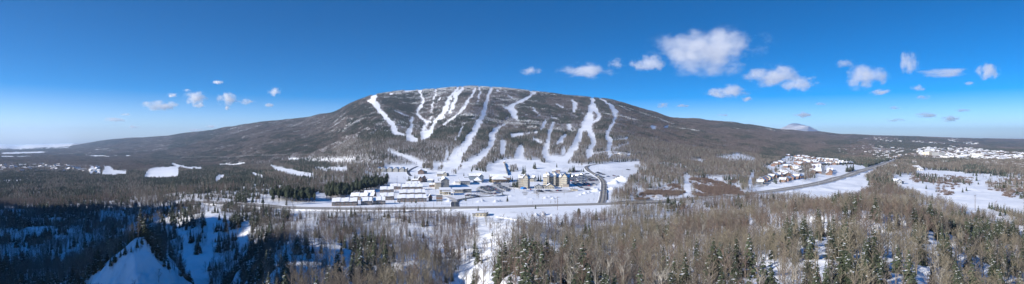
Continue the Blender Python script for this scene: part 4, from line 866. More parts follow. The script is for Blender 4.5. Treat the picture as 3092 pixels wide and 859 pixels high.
def part_box(root, name, m, x0, x1, y0, y1, z0, z1, mt=None, mats=None): mb = MB(); mb.box(x0, x1, y0, y1, z0, z1, 0, mt); return mb.build(name, mats or m, root)
def townhouse_row(label, x0, y0, x1, y1, units, cr=C3, depth=12., h=4.4, rh=3.6, wc='brown', back=True, rise=0.):
    a, b = square_on(G_(cr, x0, y0), G_(cr, x1, y1), .17); t = (b - a).xy; W = t.length
    root = empty('townhouse_row', (a.x, a.y, min(a.z, b.z)), math.atan2(t.y, t.x)); tag(root, label, 'townhouses', 'townhouse rows')
    w = W / units; slope = (b.z - a.z) / W
    for k in range(units):
        zz = h + slope * w * k + (.35 if k % 2 else 0); mb = MB(); wall_mesh(w * k, w * (k + 1) - .02, 0, depth, -5, zz, rh, 'gx', mb); mb.build('wall', WALL[wc if k % 3 else 'brown'], root)
        mb = MB(); roof_mesh(w * k + .5, w * (k + 1) - .5, 0, depth, zz, rh, 'gx', mb, ov=.6); rf = mb.build('roof', [RSNOW, FASC], root)
        mb = MB(); mb.box(w * (k + .7), w * (k + .7) + .9, depth * .55, depth * .55 + .9, zz + rh * .6, zz + rh + 1.3, 0, 1); mb.build('chimney', [WALL['brown'], RSNOW], rf)
        wm = win_mesh(1.5, 1.4)
        for s in (0.3, .72):
            for q in (.3, .7): o = link(bpy.data.objects.new('window', wm), root); o.location = (w * (k + q), -.04, zz * s)
    return root
def resort():
    R = [('long front townhouse row nearest the highway, left end',5,655,280,650,6,'terracotta'),('short front townhouse row between two longer ones by the highway',320,645,440,643,3,'brown'),('front townhouse row behind the small spruces',450,640,585,636,3,'brown'),
         ('townhouse row with blue shaded roof behind the left front row',205,590,390,590,4,'brown'),('townhouse row end unit joined by shaded twin roofs',390,588,460,588,2,'brown'),('narrow townhouse row right of the pine grove shadow',515,518,685,506,4,'brown'),
         ('deep townhouse block with two tiers of roof in the middle',525,592,675,590,4,'brown'),('terracotta ended townhouse row at the top left',620,484,765,468,3,'terracotta'),('uppermost long townhouse row below the timber lodge',770,468,990,432,5,'terracotta'),
         ('townhouse row second from the top right',715,505,1025,458,6,'brown'),('broad townhouse row third from the top right',700,570,1040,530,7,'terracotta'),('right front townhouse row behind a line of spruces',695,622,1045,598,7,'brown')]
    for lb, x0, y0, x1, y1, n, wc in R: townhouse_row(lb, x0, y0, x1, y1, n, wc=wc, depth=15 if 'deep' in lb or 'broad' in lb else 11.5)
    townhouse_row('pair of shaded roofs behind the joined townhouses', 348, 560, 458, 560, 2, depth=12, wc='brown')
    B = building
    a, b = G_(C3, 492, 285), G_(C3, 802, 290)
    root = B('condo_block', 'beige gabled condominium block in front of the ski slope trees', 'condominium', a, b, 14, [(k / 5 + .0, k / 5 + .13, 0, 1, 7.5, 'gy', 3., 'grey', 3, 2) for k in range(5)] + [(k / 5 + .135, k / 5 + .195, .15, 1, 7, 'gx', 1.8, 'yellow', 3, 1) for k in range(5)])
    B('timber_lodge', 'upper timber lodge with snowy roof and long blue shadow', 'lodge', G_(C3, 935, 312), G_(C3, 1003, 308), 26, [(0, 1, 0, 1, 5.5, 'gy', 4, 'brown', 2, 3), (1.01, 1.55, .3, .9, 6, 'gx', 3.5, 'slate', 2, 2)])
    B('timber_lodge', 'reddish timber lodge with orange gable below the upper one', 'lodge', G_(C3, 940, 402), G_(C3, 1012, 398), 20, [(0, .62, 0, 1, 6, 'gy', 4, 'brown', 2, 2), (.64, 1.2, .2, .9, 8, 'gy', 3.5, 'red', 3, 2), (1.21, 1.6, .3, .9, 5, 'flat', 0, 'slate', 2, 1)])
    B('guest_house', 'small white roofed hut between spruces and timber lodge', 'hut', G_(C3, 872, 395), G_(C3, 940, 392), 8, [(0, 1, 0, 1, 3, 'gx', 2, 'brown', 1, 3)])
    B('gatehouse', 'small terracotta house at the right of the townhouses', 'house', G_(C3, 1050, 600), G_(C3, 1095, 595), 9, [(0, 1, 0, 1, 4.5, 'gy', 3, 'terracotta', 1, 2)])
    for lb, x0, x1, y, wc in (('low cabin left of the grey gabled hall', 1040, 1100, 400, 'blue'), ('low cabin behind the spruce right of the townhouse rows', 1060, 1110, 450, 'brown')):
        B('cabin', lb, 'cabin', G_(C3, x0, y), G_(C3, x1, y), 9, [(0, 1, 0, 1, 3.5, 'gx', 2, wc, 1, 2)])
    # the big grey hall and its neighbours
    a, b = G_(C4, 48, 472), G_(C4, 203, 468)
    root = B('grey_hall', 'big grey gabled hall with snow covered roof', 'hall', a, b, 55, [(0, .42, 0, .9, 9, 'shed', 5, 'beige', 0, 0), (.42, 1, .02, 1, 12, 'gy', 3.5, 'darkgrey', 3, 2)])
    W = (b - a).length
    for k in range(4): part_box(root, 'roof_vent', None, W * .2 + k * 3, W * .2 + k * 3 + 1.5, 14 + 9 * k, 16 + 9 * k, 10, 14.5, mt=1, mats=[WALL['grey'], RSNOW])
    B('ski_school', 'pale building with arched dormers above the grey hall', 'building', G_(C4, 70, 335), G_(C4, 175, 332), 20, [(0, .6, 0, 1, 5, 'gx', 3.5, 'beige', 2, 3), (.61, 1.0, -.1, .8, 5, 'gy', 3.5, 'cream', 2, 2), (1.01, 1.25, .1, .7, 4, 'gy', 3, 'slate', 1, 1)])
    a, b = G_(C4, 92, 545), G_(C4, 228, 528); W = (b - a).length
    root = B('welcome_lodge', 'cream welcome lodge with snowy canopy in front of the grey hall', 'lodge', a, b, 20, [(0, 1, .25, 1, 6., 'shed', 2.2, 'yellow', 2, 5)])
    mb = MB(); mb.box(W * .12, W * .7, -4, 5, 4.6, 4.9, 1); mb.box(W * .1, W * .72, -4.3, 5, 4.9, 5.5, 0); mb.build('canopy', [RSNOW, WALL['white']], root)
    for x in (.15, .42, .66): mb = MB(); mb.tube([(W * x, -3.4, -1), (W * x, -3.4, 4.6)], [.35, .35], 8); mb.build('column', WALL['white'], root)
    B('shop_wing', 'long low wing with flat snow roof right of the welcome lodge', 'building', G_(C4, 232, 522), G_(C4, 450, 502), 18, [(0, .55, 0, 1, 4.2, 'shed', 1.6, 'beige', 1, 6), (.55, 1, .1, 1, 4.6, 'shed', 1.6, 'darkgrey', 1, 5)])
    B('ticket_hall', 'slate walled hall under a wide white roof', 'hall', G_(C4, 320, 430), G_(C4, 430, 420), 40, [(0, 1, 0, 1, 5.5, 'shed', 3, 'grey', 1, 4), (-.55, -.05, .3, 1, 4, 'shed', 2, 'white', 0, 0)])
    B('slate_house', 'slate blue gabled house behind the pyramid roofed pavilion', 'house', G_(C4, 415, 378), G_(C4, 500, 376), 16, [(0, 1, 0, 1, 7.5, 'gx', 4.5, 'slate', 3, 4), (-.55, -.05, .2, .9, 5, 'flat', 0, 'grey', 2, 2)])
    B('slate_house', 'taller slate blue house right of the pyramid roofed pavilion', 'house', G_(C4, 525, 392), G_(C4, 575, 388), 22, [(0, 1, 0, 1, 9, 'gy', 3, 'slate', 3, 2), (-.3, 0.9, 1.05, 1.5, 9, 'gx', 4, 'grey', 2, 2)])
    B('pavilion', 'white pavilion with pyramid snow roof', 'pavilion', G_(C4, 462, 404), G_(C4, 550, 404), 22, [(0, 1, 0, 1, 3.4, 'hip', 5.5, 'white', 1, 6)])
    a, b = G_(C4, 672, 402), G_(C4, 868, 398); W = (b - a).length
    root = B('main_lodge', 'tan timber day lodge under a huge snowy hip roof', 'lodge', a, b, 40, [(0, .8, 0, .8, 5, 'hip', 6.5, 'tan', 2, 9), (-.02, .98, .85, 1.1, 8, 'gx', 4, 'tan', 0, 0), (.83, 1.0, .2, .8, 7, 'flat', 0, 'tan', 1, 2)])
    part_box(root, 'balcony', WALL['tan'], W * .05, W * .75, -3, 0, 3.4, 3.8); part_box(root, 'balcony_rail', FASC, W * .05, W * .75, -3.1, -3, 3.8, 4.8)
    B('annex', 'cream annex with small gable between the two hotels', 'building', G_(C4, 1075, 392), G_(C4, 1145, 390), 26, [(0, .55, 0, 1, 6, 'shed', 3, 'cream', 2, 3), (.56, 1, -.05, .9, 6, 'gy', 3.5, 'grey', 2, 2)])
    # the hotels
    a, b = G_(C4, 952, 468), G_(C4, 1075, 468); W = (b - a).length
    root = B('hotel', 'six storey cream hotel with gabled roof and blue entrance awning', 'hotel', a, b, 26, [(0, .38, .12, 1, 13.5, 'gx', 4.5, 'beige', 6, 3), (.39, .82, 0, .9, 15, 'gy', 4., 'cream', 6, 4), (.83, 1.0, .15, 1, 13, 'gx', 4.5, 'grey', 6, 2)])
    root.scale = (1, 1, 1.12); part_box(root, 'stone_base', STONE, -.12, W * .38, 3., 3.2, -4, 3.6)
    for k, (x, y) in enumerate(((.2, 8), (.6, 6), (.9, 9))): mb = MB(); mb.box(W * x - 1, W * x + 1, y, y + 2, 14, 19.8 if k == 1 else 18, 0, 1); mb.build('chimney', [WALL['beige'], RSNOW], root)
    a, b = G_(C4, 1000, 497), G_(C4, 1044, 495); W = (b - a).length; root = empty('awning', a, math.atan2(b.y - a.y, b.x - a.x)); tag(root, 'bright blue arched entrance awning in front of the gabled hotel', 'awning')
    blue = mat('blue_canvas', (.03, .16, .42), .6, .1, 1.); mb = MB(); n = 8
    for i in range(n):
        t0, t1 = math.pi * i / n, math.pi * (i + 1) / n; q = lambda t, y: (W / 2 - W / 2 * math.cos(t), y, 3 + 3 * math.sin(t)); mb.quad(q(t0, 0), q(t1, 0), q(t1, 9), q(t0, 9)); mb.tri((W / 2, 0, 3), q(t1, 0), q(t0, 0))
    mb.build('canvas', blue, root)
    for x in (.3, W - .3):
        for y in (.3, 8.7): mb = MB(); mb.tube([(x, y, -1), (x, y, 3)], [.15, .15], 6); mb.build('post', WALL['white'], root)
    a, b = G_(C5, 135, 440), G_(C5, 425, 452); W = (b - a).length
    root = B('hotel', 'long cream hotel with stepped gables and dark mansard roofs', 'hotel', a, b, 34, [(0, .16, .3, 1, 12, 'gx', 4, 'cream', 5, 4), (.16, .24, .1, .9, 15, 'hip', 3.5, 'beige', 6, 2), (.24, .42, .35, 1, 12.6, 'gx', 4, 'cream', 5, 5), (.42, .49, .1, .9, 15, 'hip', 3.5, 'beige', 6, 2),
        (.49, .62, .3, 1, 12.3, 'gx', 4, 'cream', 5, 3), (.62, .72, .1, 1, 12.5, 'hip', 4, 'beige', 5, 2), (.72, .93, -.05, .95, 13.5, 'gy', 4.5, 'cream', 5, 4), (.93, 1.0, .15, 1, 12, 'gx', 4, 'slate', 5, 2)])
    for x, y in ((.1, 20), (.33, 22), (.55, 20), (.83, 14), (.96, 20)): mb = MB(); mb.box(W * x - 1.2, W * x + 1.2, y, y + 2.4, 13, 19., 0, 1); mb.build('chimney', [WALL['beige'], RSNOW], root)
    root.scale = (1, 1, 1.14); part_box(root, 'stone_base', STONE, W * .72 - .1, W * .93 + .1, -1.95, -1.8, -4, 3.4)
    a, b = G_(C5, 52, 468), G_(C5, 262, 468); W = (b - a).length
    root = B('conference_pavilion', 'low gabled pavilion with white posts before the long hotel', 'pavilion', a, b, 16, [(0, .36, 0, 1, 3.4, 'gy', 3., 'grey', 1, 5), (.37, .58, .15, 1, 4, 'flat', 0, 'beige', 1, 3), (.59, 1, 0, 1, 3.6, 'gy', 3.4, 'yellow', 1, 6)])
    for k in range(9): mb = MB(); mb.box(W * k / 8 - .2, W * k / 8 + .2, -1.6, -1.2, -1, 3.2); mb.build('post', WALL['white'], root)
    part_box(root, 'skylight', GLASS, W * .38, W * .56, 5, 10, 4.5, 5.2)
    B('slope_cafe', 'small brown warming hut on the slope above the long hotel', 'hut', G_(C5, 238, 292), G_(C5, 325, 297), 12, [(0, .5, 0, 1, 4, 'gx', 2, 'darkgrey', 1, 4), (.5, 1, 0, 1, 5, 'flat', 0, 'red', 1, 4)])
    B('tool_shed', 'low dark shed under bushes left of the service road loop', 'shed', G_(C5, 460, 492), G_(C5, 520, 492), 6, [(0, 1, 0, 1, 2.6, 'flat', 0, 'beige', 0, 0)])
    B('pump_house', 'beige utility building below the highway', 'building', G_(CI, 1048, 228), G_(CI, 1118, 226), 12, [(0, 1, 0, 1, 3.4, 'flat', 0, 'yellow', 1, 3), (-.45, -.05, .2, .8, 2.6, 'flat', 0, 'grey', 1, 1)])
    B('lift_station', 'small tan lift shed at the top of the smooth training slope', 'lift shed', G_(C4, 786, 192), G_(C4, 806, 192), 6, [(0, 1, 0, 1, 4, 'gx', 1.5, 'tan', 1, 1)])
    B('maintenance_base', 'pale service building among trees beyond the upper car park', 'building', G_(C5, 975, 108), G_(C5, 1040, 106), 18, [(0, 1, 0, 1, 6, 'gx', 2, 'white', 1, 4), (-.7, -.1, 0, .8, 4, 'flat', 0, 'brown', 1, 3)])
    B('farmhouse', 'white farmhouse at the left edge of the golf field', 'farmhouse', G_(C8, 230, 575), G_(C8, 290, 572), 14, [(0, .6, 0, 1, 5, 'gy', 3, 'white', 1, 2), (.6, 1.0, .2, 1, 4, 'gx', 2, 'grey', 1, 2)])
    B('barn', 'long brown roofed farm building behind the golf field', 'barn', G_(C8, 395, 436), G_(C8, 462, 436), 22, [(0, 1, 0, 1, 6, 'gx', 4, 'tan', 1, 5)])
    B('barn', 'small white barn beside the long farm building', 'barn', G_(C8, 448, 442), G_(C8, 484, 442), 14, [(0, 1, 0, 1, 4, 'gx', 2.5, 'white', 1, 2)])
    for lb, x0, x1, y, wc, hh, d in (('large pale office block in the town centre',632,700,312,'grey',22,60),('cream building left of the town office block',560,600,285,'cream',14,40),('white low store right of the town office block',705,750,330,'white',12,50),
             ('wide white roofed arena in the far town',1120,1180,300,'white',12,70),('tall pale institution at the left of the town',540,570,300,'cream',18,40)):
        B('town_building', lb, 'building', G_(C8, x0, y), G_(C8, x1, y), d, [(0, 1, 0, 1, hh, 'flat', 0, wc, 4 if hh > 13 else 2, 8)])
    # sign panel
    a = G_(C4, 62, 640); root = empty('resort_sign', a, .1); tag(root, 'dark billboard on two posts in the snow by the entry road', 'sign')
    for x in (.8, 6.2): mb = MB(); mb.box(x - .2, x + .2, -.2, .2, -1.5, 11); mb.build('post', FASC, root)
    for k in range(3): mb = MB(); mb.box(0, 7, -.35, -.2, 3.6 + k * 2.5, 5.8 + k * 2.5); mb.build('panel', [WALL['darkgrey'], WALL['brown'], WALL['darkgrey']][k], root)
    mb = MB(); mb.box(-.2, 7.2, -.5, .3, 11, 11.4); mb.build('snow_cap', RSNOW, root)
    # summit tower and masts
    p = Gd(1435, 261.5); root = empty('summit_lodge', p + Vector((0, 0, -1)), 0); tag(root, 'pale summit building on top of the mountain', 'building')
    mb = MB(); mb.box(-8, 8, -6, 6, -3, 13); mb.build('wall', WALL['white'], root); mb = MB(); roof_mesh(-8, 8, -6, 6, 13, 2, 'gx', mb); mb.build('roof', [RSNOW, FASC], root)
    steel = mat('steel', (.30, .31, .32), .5, .1, 1., metal=.5)
    for u, v, h, lb in ((1316, 263, 24, 'thin lattice mast on the snowy summit ridge, left of the summit building'), (1448, 261.5, 20, 'thin mast right beside the pale summit building')):
        p = Gd(u, v); root = empty('mast', p, 0); tag(root, lb, 'mast'); mb = MB()
        for sx, sy in ((-1, -1), (1, -1), (0, 1)): mb.tube([(sx * 1.6, sy * 1.6, -2), (sx * .4, sy * .4, h)], [.28, .2], 4)
        for k in range(6): z = h * k / 6; r = 1.6 - 1.2 * k / 6; mb.tube([(-r, -r, z), (r, -r, z + h / 6)], [.14, .14], 4); mb.tube([(r, -r, z), (0, r, z + h / 6)], [.14, .14], 4)
        mb.build('lattice', steel, root); mb = MB(); mb.box(-1, 1, -.6, .6, h * .8, h * .9); mb.build('antenna', WALL['white'], root)
def magic_carpet():
    a = G_(C4, 836, 322); b = G_(C4, 800, 195); d = (b - a); L = d.xy.length; root = empty('carpet_lift', a, math.atan2(d.y, d.x)); tag(root, 'covered conveyor lift running up the right side of the training slope', 'ski lift')
    sl = d.z / L; mb = MB()
    for x0, x1, z0, z1, m in ((-1.2, 1.2, -.5, .7, 0),): mb.v += [(0, x0, z0), (0, x1, z0), (L, x0, z0 + d.z), (L, x1, z0 + d.z), (0, x0, z1), (0, x1, z1), (L, x0, z1 + d.z), (L, x1, z1 + d.z)]
    for q in ((0,2,3,1), (4,5,7,6), (0,1,5,4), (2,6,7,3), (0,4,6,2), (1,3,7,5)): mb.f.append(q); mb.m.append(0)
    mb.build('conveyor', FASC, root); mb = MB(); z = .7
    n = 8
    for i in range(n):
        t0, t1 = math.pi * i / n, math.pi * (i + 1) / n; q = lambda t, X: (X, 1.3 * math.cos(t), z + 1.8 * math.sin(t) + sl * X); mb.quad(q(t0, 0), q(t1, 0), q(t1, L), q(t0, L))
    mb.build('cover', WALL['darkgrey'], root)
HP = {}
def house_mesh(w, d, h, rh, wc, kind):
    k = (w, d, h, rh, wc, kind)
    if k not in HP:
        mb = MB(); wall_mesh(-w / 2, w / 2, -d / 2, d / 2, -4, h, rh, kind, mb)
        for x in (-.28, .22): mb.box(x * w - .6, x * w + .6, -d / 2 - .05, -d / 2, h * .35, h * .75, 1)
        r = MB(); roof_mesh(-w / 2, w / 2, -d / 2, d / 2, h, rh, kind, r, ov=.8); c = MB(); c.box(w * .2, w * .2 + 1, -.5, .5, h, h + rh + 1.2, 0, 1)
        HP[k] = (mb.mesh('wall', [WALL[wc], GLASS]), r.mesh('roof', [RSNOW, FASC]), c.mesh('chimney', [WALL['brown'], RSNOW]))
        j = MB()
        for q, mm in ((mb, 0), (r, 2), (c, 4)): n = len(j.v); j.v += q.v; j.f += [tuple(i + n for i in f) for f in q.f]; j.m += [m + mm for m in q.m]
        HP[k] += (j.mesh('house', [WALL[wc], GLASS, RSNOW, FASC, WALL['brown'], RSNOW]),)
    return HP[k]
def house(p, rz, dims, wc, kind, label, group, parts=True, name='house'):
    ms = house_mesh(*dims, wc, kind)
    if parts:
        r = empty(name, p, rz); tag(r, label, name.replace('_', ' '), group); link(bpy.data.objects.new('wall', ms[0]), r); link(bpy.data.objects.new('roof', ms[1]), r); link(bpy.data.objects.new('chimney', ms[2]), r)
    else: r = link(bpy.data.objects.new(name, ms[3])); r.location = p; r.rotation_euler = (0, 0, rz); tag(r, label, name.replace('_', ' '), group)
    return r
def chalets():
    r = random.Random(21)
    rows = [([(140,585),(165,560),(200,540),(250,522),(300,508),(355,500),(415,488)], 9, 'in the curved front row of the chalet village'), ([(350,560),(405,545),(450,530),(500,522),(550,508)], 6, 'in the second chalet row near the highway'),
            ([(265,405),(300,385),(350,365)], 5, 'at the upper left corner of the chalet village'), ([(390,415),(430,405),(480,420),(520,445),(560,470)], 8, 'in the middle of the chalet village'),
            ([(330,385),(380,370)], 3, 'at the upper left corner of the chalet village'), ([(500,375),(560,392),(600,380),(660,370),(700,378)], 9, 'in the terraced row along the chalet street'),
            ([(500,345),(560,350),(640,365),(700,360)], 9, 'in the upper terraced rows of the chalet village'), ([(720,388),(800,385),(900,385),(990,380),(1050,378)], 14, 'in the long red brown row right of the chalet street'),
            ([(720,360),(800,362),(900,368),(960,366)], 11, 'in the second long row right of the chalet street'), ([(720,338),(800,342),(900,350)], 8, 'in the back row of the chalet village'),
            ([(390,300),(440,298)], 2, 'alone above the chalet village'), ([(480,310),(560,305),(640,325),(700,330)], 8, 'in the back row of the chalet village'), ([(460,330),(520,325),(580,335)], 5, 'in the upper terraced rows of the chalet village'),
            ([(660,475),(670,440),(680,405)], 7, 'in the short row left of the straight street'), ([(720,475),(720,440),(722,405)], 7, 'in the short row left of the straight street'), ([(820,490),(835,460),(835,435)], 6, 'in the short brick row right of the straight street'),
            ([(340,470),(380,480),(420,500)], 4, 'in the middle of the chalet village')]
    for pts, n, wh in rows:
        P = [G_(C7, *q) for q in pts]; L = [0]
        for a, b in zip(P[:-1], P[1:]): L.append(L[-1] + (b - a).xy.length)
        for k in range(n):
            s = L[-1] * (k + .5) / n; i = max(j for j in range(len(L) - 1) if L[j] <= s + 1e-6); t = (s - L[i]) / (L[i + 1] - L[i] + 1e-9); p = P[i].lerp(P[i + 1], t); d = (P[i + 1] - P[i]).xy; sp = L[-1] / n
            ang = math.atan2(d.y, d.x); ang = ang if abs(ang) < 1.2 else 0.1
            p.z = float(H(p.x, p.y)); w = min(16., max(9., sp * .8)); w = round(w / 2) * 2.
            wc = r.choice(['terracotta', 'brown', 'red', 'terracotta', 'tan', 'brown', 'darkgrey'] if 'front' not in wh else ['brown', 'darkgrey', 'tan', 'red', 'beige'])
            house(p, ang + r.uniform(-.1, .1), (w, 10., 4.4, 3.2), wc, r.choice(['gx', 'gy']), f'{ {"terracotta":"terracotta","brown":"brown","red":"brick red","tan":"tan","darkgrey":"dark grey","beige":"beige"}[wc]} chalet, snowy roof, {wh}', 'chalets ' + wh, True, 'chalet')
NM = dict(cream='cream', white='white', brown='brown', grey='grey', tan='tan', beige='beige', terracotta='terracotta', blue='blue', yellow='pale yellow', red='red', slate='slate grey', green='dull green', darkgrey='dark grey')
def scatter_in(cr, poly, n, r, mind):
    out = []; p = np.array(poly, float); tries = 0
    while len(out) < n and tries < n * 60:
        tries += 1; x = r.uniform(p[:, 0].min(), p[:, 0].max()); y = r.uniform(p[:, 1].min(), p[:, 1].max()); ins = False
        for i in range(len(p)):
            (ax, ay), (bx, by) = p[i], p[(i + 1) % len(p)]
            if (ay > y) != (by > y) and x < (bx - ax) * (y - ay) / (by - ay + 1e-9) + ax: ins = not ins
        if not ins: continue
        g = G_(cr, x, y)
        if all((g - q).xy.length > mind for q in out): out.append(g)
    return out
def villages():
    r = random.Random(4)
    for cr, poly, n, wh, mind in ((C1, [(0,300),(320,285),(600,295),(780,340),(780,362),(560,362),(0,352)], 58, 'in the hazy village on the left plain', 24), (C1, [(810,345),(860,305),(905,320),(890,372),(820,372)], 10, 'in the bright clearing right of the hazy village', 24),
              (C8, [(0,200),(150,215),(420,245),(400,300),(250,300),(180,340),(60,380),(0,350)], 46, 'among trees left of the town', 26), (C8, [(350,290),(560,262),(640,330),(400,320)], 16, 'at the near left side of the town', 26),
              (C8, [(700,310),(980,350),(1471,380),(1471,440),(1200,400),(900,370),(700,340)], 34, 'at the near right side of the town', 30), (C8, [(80,420),(130,420),(470,300),(740,380),(700,400),(420,400),(230,430)], 12, 'among trees behind the golf field', 30),
              (C7, [(860,240),(1230,190),(1340,240),(1300,330),(1000,300)], 30, 'on the wooded rise above the chalet village', 30)):
        for g in scatter_in(cr, poly, n, r, mind):
            wc = r.choice(['cream', 'white', 'brown', 'grey', 'tan', 'white', 'beige', 'terracotta', 'blue']); w = r.choice([10., 12., 16.])
            house(g, r.uniform(-.5, .5) + r.choice([0, 1.57]), (w, 9., 4.5, 2.6), wc, 'gx', f'small {NM[wc]} house with snowy roof {wh}', 'houses ' + wh, g.y < 2600)
    pts = []; idx = []
    for poly, n in (([(600,225),(760,200),(960,250),(1300,290),(1471,290),(1471,360),(1200,350),(950,345),(700,320),(520,300),(420,290),(480,255)], 210), ([(860,215),(1200,255),(1471,275),(1471,290),(960,255)], 60), ([(700,130),(820,120),(860,160),(760,165)], 24), ([(890,160),(1020,180),(1000,195),(890,185)], 20), ([(340,150),(700,180),(700,190),(340,165)], 20), ([(0,110),(260,140),(260,170),(0,160)], 24), ([(420,235),(600,215),(620,250),(430,275)], 40)):
        for g in scatter_in(C8, poly, n, r, 14): pts.append(tuple(g)); idx.append(r.randrange(7))
    ms = [house_mesh(w, 10., h, 3., wc, 'gx')[3] for w, h, wc in ((12., 5., 'white'), (12., 5., 'cream'), (16., 6., 'tan'), (14., 7., 'grey'), (12., 5., 'terracotta'), (26., 8., 'white'), (20., 7., 'beige'))]
    n = len(pts); rot = np.zeros((n, 3)); rot[:, 2] = [r.uniform(-.4, .4) + r.choice([0, 1.57]) for _ in range(n)]
    gn_scatter('far_town', ms, np.array(pts), np.array(idx), rot, np.ones((n, 3)), 'dense far town of small snowy roofs beyond the golf field')

# ------------------------------------------------------------------ cars, lamps, poles
CARC = dict(white=(.7, .7, .7), silver=(.42, .43, .45), black=(.02, .02, .022), grey=(.14, .145, .15), red=(.32, .03, .03), blue=(.04, .09, .25))
_cm = {}
def car_mesh(c, suv):
    if (c, suv) in _cm: return _cm[(c, suv)]
    paint = mat('car_paint_' + c, CARC[c], .3, .05, 1., spec=.5); rub = mat('tyre_rubber', (.02, .02, .02), .9); mb = MB(); L, W = (4.6, 1.8) if not suv else (4.8, 1.9); h = .85 if not suv else 1.0; H2 = 1.42 if not suv else 1.75
    prof = [(-L / 2, .35), (-L / 2, h * .85), (-L / 2 + .15, h), (L / 2 - .9, h), (L / 2 - .05, h * .78), (L / 2, .35)]
    def ext(pr, w0, w1, m):
        n = len(mb.v); k = len(pr)
        for s, w in ((-1, 1), (1, 1)): mb.v += [(x, s * (w0 if z < h + .02 else w1), z) for x, z in pr]
        mb.f.append(tuple(n + i for i in range(k))); mb.f.append(tuple(n + k + k - 1 - i for i in range(k))); mb.m += [m, m]
        for i in range(k): mb.f.append((n + i, n + k + i, n + k + (i + 1) % k, n + (i + 1) % k)); mb.m.append(m)
    ext(prof, W / 2, W / 2, 0)
    cab = [(-L / 2 + .2, h + .01), (-L / 2 + (.55 if not suv else .35), H2 - .08), (L / 2 - 2.0, H2 - .08), (L / 2 - 1.15, h + .01)]; ext(cab, W / 2 - .06, W / 2 - .22, 1)
    mb.box(-L / 2 + (.6 if not suv else .4), L / 2 - 2.05, -W / 2 + .22, W / 2 - .22, H2 - .08, H2, 0, 3)
    for x in (-L / 2 + .85, L / 2 - .9):
        for y in (-W / 2 - .01, W / 2 - .19):
            n = 8; p = [(x + .33 * math.cos(6.283 * i / n), .33 + .33 * math.sin(6.283 * i / n)) for i in range(n)]; b = len(mb.v)
            mb.v += [(a, y, z) for a, z in p] + [(a, y + .2, z) for a, z in p]; mb.f.append(tuple(b + i for i in range(n))); mb.f.append(tuple(b + n + n - 1 - i for i in range(n))); mb.m += [2, 2]
            for i in range(n): mb.f.append((b + i, b + n + i, b + n + (i + 1) % n, b + (i + 1) % n)); mb.m.append(2)
    _cm[(c, suv)] = mb.mesh('parked_car', [paint, GLASS, rub, SNOWT if c in ('white', 'silver', 'grey') else paint]); return _cm[(c, suv)]
def cars():
    r = random.Random(8); ALL = []
    def row(cr, x0, y0, x1, y1, n, wh, turn=1.45, p=.9, dy=0):
        a = G_(cr, x0, y0); b = G_(cr, x1, y1); d = (b - a).xy; ang = math.atan2(d.y, d.x) + turn
        n = min(n, int(d.length / 2.5))
        for k in range(n):
            if r.random() > p: continue
            q = a.lerp(b, (k + r.uniform(.4, .6)) / n); q.z = float(H(q.x, q.y)) + .02; c = r.choice(['white', 'silver', 'black', 'black', 'grey', 'grey', 'grey', 'blue', 'red' if r.random() < .6 else 'black']); s = r.random() < .5
            ALL.append((q, ang + r.uniform(-.05, .05) + (math.pi if r.random() < .5 else 0), c, s, f'{c} {"tall" if s else "low"} car parked {wh}', 'cars ' + wh))
    for k, (x0, y0, x1, y1) in enumerate(((398,333,545,322),(400,347,600,322),(404,360,660,335),(410,374,700,350),(440,386,730,368),(480,396,735,380),(430,340,570,318),(560,330,690,380))): row(C5, x0, y0, x1, y1, 20, 'in the packed lot right of the long hotel', 1.5, .92)
    for q in ((450,400,560,462),(480,398,600,440),(560,398,640,440),(590,395,645,425),(680,410,700,432),(600,480,645,474)): row(C5, *q, 12, 'in the shaded lower lot beside the long hotel', 1.2)
    for q in ((460,290,540,286),(470,280,550,278),(560,310,640,306)): row(C5, *q, 8, 'in the small lot under the spruces')
    for q in ((715,293,800,320),(728,290,812,318),(705,318,785,352),(722,315,805,352),(828,335,858,340),(905,328,925,334),(1045,262,1090,268)): row(C5, *q, 9, 'in the half empty upper lot', 1.2, .95)
    for q in ((525,455,640,500),(548,448,660,492),(580,446,740,520),(610,440,750,512),(520,490,600,520),(600,520,740,528),(630,440,700,470),(655,450,780,505)): row(C4, *q, 15, 'in the front lot below the slate houses', 1.2, .9)
    for q in ((725,438,838,500),(742,438,850,495),(760,436,852,480)): row(C4, *q, 15, 'in the diagonal rows before the tan lodge', 1.2, .95)
    for q in ((680,408,755,412),(680,420,755,424)): row(C4, *q, 9, 'in the short lot left below the tan lodge', 1.5)
    for q in ((380,545,450,550),(400,535,500,545),(460,552,530,556)): row(C4, *q, 8, 'beside the round topped spruce', 1.3, .85)
    for q in ((68,498,140,505),(75,490,130,492),(165,490,235,498),(285,490,340,495),(380,488,402,490),(0,482,20,482)): row(C5, *q, 7, 'on the service road in front of the hotels', 1.3, .9)
    for q in ((740,400,845,404),(860,445,885,448)): row(C4, *q, 7, 'beside the tan lodge terrace', 1.4, .8)
    row(C5, 905, 356, 958, 354, 5, 'along the bank of the upper lot', 0., .9)
    ALL.sort(key=lambda c: c[0].y)
    for q, a, c, s, lb, g in ALL[:298]:
        o = link(bpy.data.objects.new('parked_car', car_mesh(c, s))); o.location = q; o.rotation_euler = (0, 0, a); tag(o, lb, 'car', g)
    R = ALL[298:]; ks = sorted({(c[2], c[3]) for c in R}); rot = np.zeros((len(R), 3)); rot[:, 2] = [c[1] for c in R]
    gn_scatter('far_car_park', [car_mesh(*k) for k in ks], np.array([tuple(c[0]) for c in R]), np.array([ks.index((c[2], c[3])) for c in R]), rot, np.ones((len(R), 3)), 'rows of distant cars filling the back of the packed lot')
STEEL = mat('galvanised', (.34, .35, .36), .6, .1, 1.); WOODP = mat('pole_wood', (.17, .13, .10), .9, .3, 2.)
